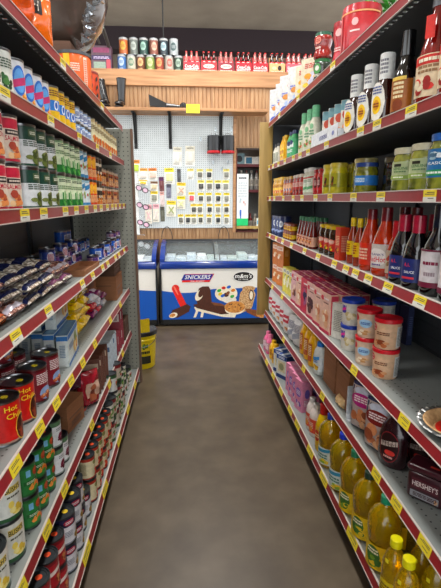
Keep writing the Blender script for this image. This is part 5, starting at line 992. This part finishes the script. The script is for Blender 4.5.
PACKS = [(-0.131, 1.924, 0.109, 0.233, 'e8e4d8', 'e0dccb', 'f'), (0.034, 1.924, 0.123, 0.246, 'e8e4d8', 'e0dccb', 'f'), (-0.11, 1.711, 0.048, 0.178, '5a5d60', '4a4d50', 't'), (-0.651, 1.82, 0.096, 0.178, 'b9cf4a', 'd98a3c', 'p'), (-0.566, 1.748, 0.123, 0.15, 'e6dcd2', 'e8a24a', 'p'), (-0.44, 1.749, 0.109, 0.15, 'e6c8b8', 'e0843a', 'p'), (-0.333, 1.611, 0.062, 0.178, '7a4a4a', '5a2a5a', 't'), (-0.231, 1.697, 0.123, 0.205, 'dce0a8', 'e3d23a', 'p'), (-0.432, 1.613, 0.096, 0.123, 'd9c9a8', '7a5a44', 'p'), (-0.247, 1.524, 0.062, 0.178, '8a8a98', '4a4a5a', 't'), (-0.57, 1.684, 0.109, 0.068, 'e6c23a', 'e6c23a', 'p'), (-0.436, 1.463, 0.096, 0.15, '8a8a7c', 'e3c83a', 'p'), (-0.328, 1.417, 0.055, 0.192, 'e0d0cc', 'd9a8a0', 't'), (-0.088, 1.557, 0.116, 0.164, 'e0b8a0', 'e6c22a', 's'), (-0.091, 1.386, 0.109, 0.164, 'dfe0a8', 'e6d22a', 's'), (0.038, 1.758, 0.082, 0.137, 'dfe0d8', 'e3d27a', 'p'), (0.047, 1.465, 0.082, 0.137, 'd9606a', 'e3c83a', 'p'), (-0.222, 1.289, 0.123, 0.205, 'a8b07a', 'e3c83a', 's'), (-0.333, 1.226, 0.055, 0.192, '6a6a5c', '4a4a44', 't'), (-0.513, 1.2, 0.089, 0.246, 'f0c8cc', 'e8b0b8', 's'), (-0.417, 1.219, 0.082, 0.233, 'f0e0dc', 'f0b8c0', 's'), (0.158, 1.761, 0.082, 0.13, 'e6b8b4', 'e6d87a', 'p'), (0.274, 1.762, 0.082, 0.13, 'dcdcd4', 'e6d87a', 'p'), (0.5, 1.763, 0.082, 0.13, 'd8d4b4', 'e6d87a', 'p'), (0.17, 1.615, 0.089, 0.137, 'e0d0c0', 'e6d85a', 'p'), (0.281, 1.615, 0.089, 0.137, 'e3e0a8', 'e6d85a', 'p'), (0.39, 1.615, 0.089, 0.137, 'd9c0a8', 'e6d85a', 'p'), (0.493, 1.616, 0.089, 0.137, 'd9d4a8', 'e6d85a', 'p'), (0.169, 1.464, 0.082, 0.13, 'b0b04a', 'e6cf3a', 'p'), (0.272, 1.464, 0.082, 0.13, 'd0d4cc', 'e6cf3a', 'p'), (0.389, 1.464, 0.082, 0.13, 'c4c4bc', 'e6cf3a', 'p'), (0.5, 1.464, 0.082, 0.13, 'cfcfc4', 'e6cf3a', 'p'), (0.076, 1.323, 0.082, 0.13, 'e6e0d8', 'e6c84a', 'p'), (0.154, 1.323, 0.082, 0.13, 'e6c8cc', 'e6c84a', 'p'), (0.279, 1.323, 0.082, 0.13, 'b8b8a4', 'e6c84a', 'p'), (0.389, 1.322, 0.082, 0.13, 'c8c4b4', 'e6c84a', 'p'), (0.501, 1.322, 0.082, 0.13, 'c0bcae', 'e6c84a', 'p'), (-0.095, 1.189, 0.075, 0.13, 'd9a88a', 'e3c83a', 'p'), (-0.004, 1.188, 0.075, 0.13, 'e0c8a0', 'e3c83a', 'p'), (0.074, 1.188, 0.075, 0.13, 'e0dca8', 'e3c83a', 'p'), (0.161, 1.188, 0.075, 0.13, 'c9c0a8', 'e3c83a', 'p'), (0.271, 1.187, 0.075, 0.13, 'c8c0a8', 'e3c83a', 'p'), (0.389, 1.187, 0.075, 0.13, 'd0c8b4', 'e3c83a', 'p'), (0.501, 1.187, 0.075, 0.13, 'c8c4a8', 'e3c83a', 'p')]

NM = {'f': ('fan_pack', 'white carded pack with coiled pale item'), 't': ('tool_pack', 'narrow hanging tool'), 'p': ('blister_pack', 'yellow headed blister pack'), 's': ('scissors_pack', 'carded crossed tool pack')}
CN = {}
for n_, (x, z, w, h, c, hd, k) in enumerate(PACKS):
    z = round(z, 2); zr = 'row at about %s' % {0: ''}.get(0)
    rows_ = [(1.9, 'top'), (1.66, 'upper'), (1.55, 'second'), (1.44, 'third'), (1.28, 'fourth'), (0, 'lowest')]
    rn = [r for a, r in rows_ if z >= a][0]
    CN.setdefault((rn, NM[k][1]), []).append((x, n_))
OL = ['first', 'second', 'third', 'fourth', 'fifth', 'sixth', 'seventh', 'eighth', 'ninth']
for (rn, ds_), lst in CN.items():
    lst.sort()
    for j, (x, n_) in enumerate(lst):
        x, z, w, h, c, hd, k = PACKS[n_]
        ps = blister(w, h, '#'+('f2efe6' if k in 'pf' else 'e9e3d4') if k != 't' else '#'+c, '#'+hd, '#'+(c if k != 'p' or n_ < 21 else ('4a4a46', '6e6c62', '35383a', '8a8a80')[n_ % 4]), {'f': 'pack', 't': 'tool', 'p': 'pack', 's': 'sc'}[k])
        lb = ('%s, %s row of pegboard, %s from left' % (ds_, rn, OL[j])) if len(lst) > 1 else '%s, only one in %s row of pegboard' % (ds_, rn)
        inst((NM[k][0], 'pack', ps), lb, (x, WY-.022-(.012 if k == 's' else 0), z), 0, 'packs hanging on the pegboard', rot=(U(-.02, .05), U(-.04, .04), 0))
# black baskets with red rims hanging on hooks
for i, x in enumerate((.33, .508)):
    t = thing('hanging_bucket', 'black ribbed bucket with red band on pegboard, %s one' % ('left', 'right')[i], 'bucket', (x, WY-.13, 2.07), 0, 'black buckets hanging on the pegboard')
    b = MB(); BK = M('#19191b', .35, coat=.2); b.lathe([(.0001, .03, BK), (.078, .03, BK)]+[(.078+.004*(q % 2), .03+.02*q, BK) for q in range(9)]+[(.08, .21, BK), (.07, .21, BK), (.07, .05, None)], 30); part('bucket_body', b, t)
    b = MB(); b.lathe([(.081, .0, '#b8242c'), (.084, .004, '#b8242c'), (.084, .026, '#b8242c'), (.078, .03, None)], 30); b.lathe([(.0001, .0, '#7c1a1e'), (.081, 0, None)], 30); part('red_band', b, t, 'red band')
    b = MB(); b.tube([(-.03, .1, .17), (-.03, .02, .24), (.03, .02, .24), (.03, .1, .17)], .004, HK, 6); part('hook', b, t)
# spectacles on a wire rack at the left edge of the pegboard
t = thing('spectacle_rack', 'slim upright white rack holding spectacles beside the grey end panel', 'rack', (-.655, WY-.026, .86))
b = MB(); b.box(-.02, .02, -.006, .006, .2, .98, WHITE); part('post', b, t, smooth=False)
for z in (.2, .43, .64, .84):
    b = MB(); b.tube([(0, -.006, z), (0, -.07, z), (.10, -.085, z)], .003, HK, 6); part('wire_arm', b, t)
FR = [('#2a2228', '#d7a8bc'), ('#2a2228', '#d9a4ba'), ('#241c24', '#e0a8c0'), ('#8a8c90', '#c9ced0')]
for i, (z, (fc, lc)) in enumerate(zip((.07, .345, .565, .775)[::-1], FR)):
    lc_m = M(lc, .08, coat=1, trans=.3, var=.05)
    t = thing('spectacles', 'pair of %s spectacles on the white rack, %s' % ('dark framed pink lensed' if i < 3 else 'silver framed clear', ('topmost', 'second from top', 'third from top', 'lowest')[i]), 'glasses', (-.575, WY-.125, .86+z), 0, 'spectacles on the rack', rot=(0, .35, -.2)); t.scale = (1.25,)*3
    for s_ in (-1, 1):
        b = MB(); c = .034*s_; pts = [(c+.03*math.cos(a_*PI/8), 0, .024*math.sin(a_*PI/8)) for a_ in range(17)]; b.tube(pts, .005, M(fc, .3, coat=.5), 6, False); part('frame', b, t)
        b = MB(); b.add([(p[0], .001, p[2]) for p in pts[:-1]], [tuple(range(16))], lc_m); part('lens', b, t, smooth=False)
        b = MB(); b.tube([(.064*s_, 0, .006), (.07*s_, .06, .006), (.066*s_, .1, -.01)], .0028, M(fc, .3, coat=.5), 6); part('temple', b, t)
# boots on the shelf board
def boot(lb, loc, rot, h=.29):
    t = thing('rubber_boot', lb, 'boot', loc, 0, 'black rubber boots on the shelf board', rot=rot)
    BM_ = M('#141416', .25, coat=.4, var=.2)
    b = MB(); prof = [(.045, .05), (.042, .09), (.043, .15), (.05, .22), (.058, h)]
    b.lathe([(r, z, BM_) for r, z in prof]+[(.054, h, BM_), (.045, h-.05, BM_), (.0001, h-.06, None)], 20)
    b.lathe([(.06, h-.012, BM_), (.06, h, BM_), (.054, h, None)], 20); part('shaft', b, t)
    bm = bmesh.new(); bmesh.ops.create_uvsphere(bm, u_segments=20, v_segments=12, radius=1)
    for v in bm.verts:
        x, y, z = v.co; k = (1-y)/2; v.co = Vector((x*(.043+.008*k), -.045+y*-.1*-1 if 0 else -.05+y*.1, .012+(z+1)*(.030+.022*(y+1)/2)))
    f = MB(); f.add([v.co.copy() for v in bm.verts], [tuple(v.index for v in q.verts) for q in bm.faces], BM_); bm.free(); part('foot', f, t)
    s_ = MB(); n = 24; o_ = [(.05*math.cos(2*PI*q/n), -.05+.105*math.sin(2*PI*q/n)) for q in range(n)]
    s_.add([(x, y, 0) for x, y in o_]+[(x, y, .014) for x, y in o_], [(q, (q+1) % n, n+(q+1) % n, n+q) for q in range(n)]+[tuple(range(n)), tuple(n+q for q in range(n))], M('#0c0c0d', .6)); part('sole', s_, t)
boot('black rubber boot leaning left on the wooden shelf board', (-.95, WY-.16, 2.585), (0, -.28, -.5), .32)
boot('upright black rubber boot beside the leaning one on wooden shelf board', (-.78, WY-.16, 2.572), (0, .03, -.3), .34)
# black clog and long-handled scoop lying on the shelf board
t = thing('black_scoop', 'black wedge shaped scoop lying on wooden shelf board, handle to the right', 'scoop', (-.2, WY-.17, 2.572))
b = MB(); BS = M('#121214', .3, coat=.3)
b.add([(-.24, -.05, .03), (-.04, -.07, 0), (-.04, .07, 0), (-.24, .05, .03), (-.25, -.05, .16), (-.04, -.07, .06), (-.04, .07, .06), (-.25, .05, .16)], [(0, 1, 2, 3), (0, 4, 5, 1), (3, 2, 6, 7), (1, 5, 6, 2), (4, 7, 6, 5)], BS); part('pan', b, t, smooth=False)
b = MB(); b.tube([(-.05, 0, .04), (.02, 0, .035), (.12, 0, .03)], [.035, .03, .022], BS, 12); part('handle', b, t)
b = MB(); b.lathe([(.0001, -.04, BS), (.025, -.036, BS), (.043, -.015, BS), (.043, .015, BS), (.025, .036, BS), (.0001, .04, None)], 18, c=(.16, 0), z0=.042); part('knob', b, t)
# ledge on top of the partition: cans, carton, cola packs
LT = 3.056
cols = [('#3a5f8e', '#a8b4c0', 'blue'), ('#b0ac9c', '#5f7560', 'white and green'), ('#5a3422', '#c9a070', 'brown'), ('#6f7f46', '#b5b48a', 'lime green'), ('#7a3a2c', '#c98a5a', 'rust red'), ('#a39c90', '#94504a', 'white and red'), ('#26382e', '#8a9a8c', 'dark green')]
for i, (c, d, n_) in enumerate(cols):
    inst(can(.055, .19, c, [(.9, 1, '#9a9a98')], (('e', 0, .55, 1.3, .5, d), ('b', 0, .55, .9, .2, c), ('b', 0, .15, 1, .1, d)), name='drink_can'), 'tall %s can in lower row on the ledge left of the colas' % n_, (-.79+i*.116, 6.02, LT), U(-.2, .2), 'tall cans on the ledge')
cols = [('#9a5428', '#b8953f', 'orange and yellow'), ('#5a605a', '#9aa098', 'grey'), ('#1f3a34', '#8aa89a', 'black green'), ('#74483c', '#b89c88', 'brown and pink'), ('#202a30', '#9ab0b4', 'black'), ('#8f9494', '#3a4a4a', 'silver')]
for i, (c, d, n_) in enumerate(cols):
    inst(can(.055, .19, c, [(.9, 1, '#9a9a98')], (('e', 0, .5, 1.3, .5, d), ('b', 0, .5, .9, .2, c)), name='drink_can'), 'tall %s can in upper row on the ledge' % n_, (-.763+i*.123, 6.02, LT+.191), U(-.2, .2), 'tall cans on the ledge')
inst(carton(.24, .12, .28, '#5c4650', (('r', 0, .82, .8, .2, '#84405e'), ('r', 0, .52, .98, .18, '#3a3050'), ('b', 0, .52, .8, .1, '#c9b8d0'), ('r', -.1, .2, .6, .3, '#8a9a8c'), ('r', .35, .25, .2, .4, '#b0505a')), (('r', 0, .5, .8, .8, '#5a3a4a'),)), 'purple and pink carton on the ledge left of the tall cans', (-1.03, 6.03, LT), 0)
CG = M('#2c120c', .08, coat=1, var=.1)
cb = bottle([(.026, 0), (.03, .008), (.03, .07), (.026, .1), (.03, .14), (.017, .19), (.0125, .225), (.0125, .237)], CG, ('#b01c22', .0145, .232, .242), '#c4242c', (.4, .56), (('b', 0, .48, 1.2, .08, '#f0e4e0'),), name='cola_bottle', seg=14)
cb2 = bottle([(.026, 0), (.03, .008), (.03, .07), (.026, .1), (.03, .14), (.017, .19), (.0125, .225), (.0125, .237)], M('#96625c', .08, coat=1), ('#b01c22', .0145, .232, .242), '#c4242c', (.4, .56), (('b', 0, .48, 1.2, .08, '#f0e4e0'),), name='cola_bottle', seg=14)
on = ['first', 'second', 'third', 'fourth', 'fifth', 'sixth', 'seventh', 'eighth']
for i, (x, base, txt, nm, bt_) in enumerate(((.07, '#a82834', 'Coca-Cola', 'red', cb2), (.285, '#98242c', '', 'red brown topped', cb), (.50, '#7a2a34', '', 'dark red and white', cb2), (.72, '#a82834', 'Coca-Cola', 'red', cb), (.93, '#a82834', 'Coca-Cola', 'red', cb2), (1.145, '#d9a87a', '', 'tan', cb), (1.36, '#c8606a', 'Coca-Cola', 'pinkish red', cb2), (1.575, '#d9cfc8', '', 'white', cb2))):
    t = thing('bottle_carrier', '%s cardboard bottle carrier on the ledge, %s from left' % (nm, on[i]), 'bottle carrier', (x, 6.03, LT))
    b = tray(.2, .135, .12, .003, M(base, .4)); part('carrier_body', b, t, smooth=False)
    b = MB(); b.box(-.098, .098, -.002, .002, .004, .2, M(base, .4)); part('divider', b, t, smooth=False)
    q = MB(); ds = [('b', 0, .2, .8, .12, '#e6d8cc')]
    if txt: ds += [('t', 0, .58, .84, .3, '#f4eeea', txt), ('s', 0, .32, .9, .06, '#e8e0da')]
    elif i == 5: ds += [('e', .15, .55, .25, .5, '#2a2018'), ('e', -.2, .55, .3, .3, '#e6c8a0')]
    else: ds += [('e', 0, .6, .7, .4, '#e8d8cc'), ('b', 0, .6, .5, .2, '#5a1a20')]
    decals(q, face(.2, .135, .12), ds, .2, .12, False); part('printing', q, t, smooth=False)
    for j in range(3):
        for k in range(2):
            inst(bt_, 'cola bottle in %s carrier on ledge, %s row, %s' % (on[i], ('front', 'back')[k], ('left', 'middle', 'right')[j]), (x-.064+j*.064, 6.03-.034+k*.068, LT+.0035), U(-.5, .5), 'cola bottles in the carriers')
# bucket at the end of the left shelving
YB = M('#d6bf17', .35, coat=.2, var=.08)
t = thing('plastic_bucket', 'yellow bucket with black lid on the floor past the left shelving', 'bucket', (-.45, 3.93, 0))
b = MB(); b.lathe([(.0001, .0, YB), (.118, 0, YB), (.122, .01, YB), (.136, .26, YB), (.142, .265, YB), (.142, .275, YB), (.137, .28, YB), (.139, .325, None)], 36)
decals(b, cyl(.134), (('r', .35, .28*1.15, .8, .3, '#c9b020'), ('f', .4, .22, .5, .09, '#5a7a2c', ('#5a7a2c', '#8a9a2c', '#3a4a1c')), ('r', .4, .09, .7, .07, '#2a2a20'), ('b', .4, .16, .6, .04, '#3a3a20')), .134, 1); part('bucket_body', b, t)
b = MB(); BL = M('#1a1b1d', .35, coat=.3); b.lathe([(.144, .31, BL), (.15, .312, BL), (.15, .345, BL), (.143, .35, BL), (.136, .343, BL), (.0001, .343, None)], 36); part('lid', b, t)
b = MB(); b.tube([(.144*math.cos(a_), -.144*math.sin(a_)*.6-.05, .30-.09*math.sin(a_)) for a_ in [q*PI/10 for q in range(11)]], .003, TIN, 6); part('handle', b, t)
pr_ = pouch(.12, .09, .06, '#d9954a', (('r', 0, .5, .5, .5, '#ece0c8'),), name='snack_bag', seed=30, crk=.5)
inst(pr_, 'small orange bag lying on the black bucket lid', (-.43, 3.93, .346), .6)
for i, x in enumerate((-.28, .46)):
    b = MB(); b.tube([(.07*math.cos(a_), 0, .16*math.sin(a_)) for a_ in [q*PI/14 for q in range(15)]], .005, BLACK, 6)
    solo('wire_hoop', b, 'thin black wire hoop standing on the back edge of the freezer, %s one' % ('left', 'right')[i], 'hoop', (x, 5.82, 1.0), 0, 'wire hoops on the freezer')
# hanging cable and sloping pipe
b = MB(); b.tube([(-.28, 6.15, 4.43), (-.28, 6.15, 3.7), (-.275, 6.16, 3.26)], .009, BLACK, 6)
solo('hanging_cable', b, 'thin black cable hanging from ceiling behind the tall cans', 'cable')
b = MB(); b.tube([(-1.29, 4.45, 4.42), (-1.02, 5.4, 3.75), (-.93, 5.95, 3.32)], .022, M('#3a3836', .4), 10); b.tube([(-1.40, 4.45, 4.42), (-1.14, 5.4, 3.75), (-1.04, 5.95, 3.35)], .014, M('#4a4744', .4), 8)
solo('sloping_pipe', b, 'pair of dark sloping pipes running down from the ceiling at left', 'pipe')

# ================================================================== light and camera
TUBE = emit('#f4f7ff', 7)
def fixture(x, y, lb):
    t = thing('ceiling_light', lb, 'ceiling light', (x, y, 4.41), 0, 'fluorescent ceiling lights')
    b = MB(); b.box(-.15, .15, -.62, .62, -.06, .02, WHITE); part('housing', b, t, smooth=False)
    for s_ in (-.08, .08):
        b = MB(); b.tube([(s_, -.6, -.08), (s_, .6, -.08)], .022, TUBE, 10); part('lamp_tube', b, t)
for i, (x, y) in enumerate(((.15, .3), (.15, 2.6), (.15, 5.0), (-2.2, 1.2), (2.4, 1.2), (-2.2, 4.2), (2.4, 4.2))):
    fixture(x, y, 'twin tube fluorescent ceiling light %s' % ('above the near aisle', 'above the middle of the aisle', 'above the chest freezers', 'left of the aisle, near end', 'right of the aisle, near end', 'left of the aisle, far end', 'right of the aisle, far end')[i])
def area(x, y, z, sx, sy, p, col=(1, .98, .95), rot=(0, 0, 0)):
    L = bpy.data.lights.new('fluorescent_light', 'AREA'); L.shape = 'RECTANGLE'; L.size = sx; L.size_y = sy; L.energy = p; L.color = col
    o = bpy.data.objects.new('fluorescent_light', L); COL.objects.link(o); o.location = (x, y, z); o.rotation_euler = rot
for x, y, p in ((.15, .3, 30), (.15, 2.6, 55), (.15, 5.0, 58), (-2.2, 1.2, 40), (2.4, 1.2, 40), (-2.2, 4.2, 24), (2.4, 4.2, 18)): area(x, y, 4.28, .4, 1.2, p)
w = bpy.data.worlds.new('World'); scene.world = w; w.use_nodes = True
w.node_tree.nodes['Background'].inputs[0].default_value = (.93, .97, 1, 1); w.node_tree.nodes['Background'].inputs[1].default_value = 2.6
cam = bpy.data.cameras.new('Camera'); co = bpy.data.objects.new('Camera', cam); COL.objects.link(co); scene.camera = co
co.location = (0, 0, 1.5); co.rotation_euler = (PI/2-math.atan(94/442), 0, -math.atan(32.5/452))
cam.sensor_fit = 'VERTICAL'; cam.sensor_height = 24; cam.lens = 24*442/588; cam.clip_start = .05
vs_ = scene.view_settings; vs_.view_transform = 'Standard'; vs_.look = 'None'; vs_.exposure = 0.22; vs_.gamma = 1; vs_.use_curve_mapping = False
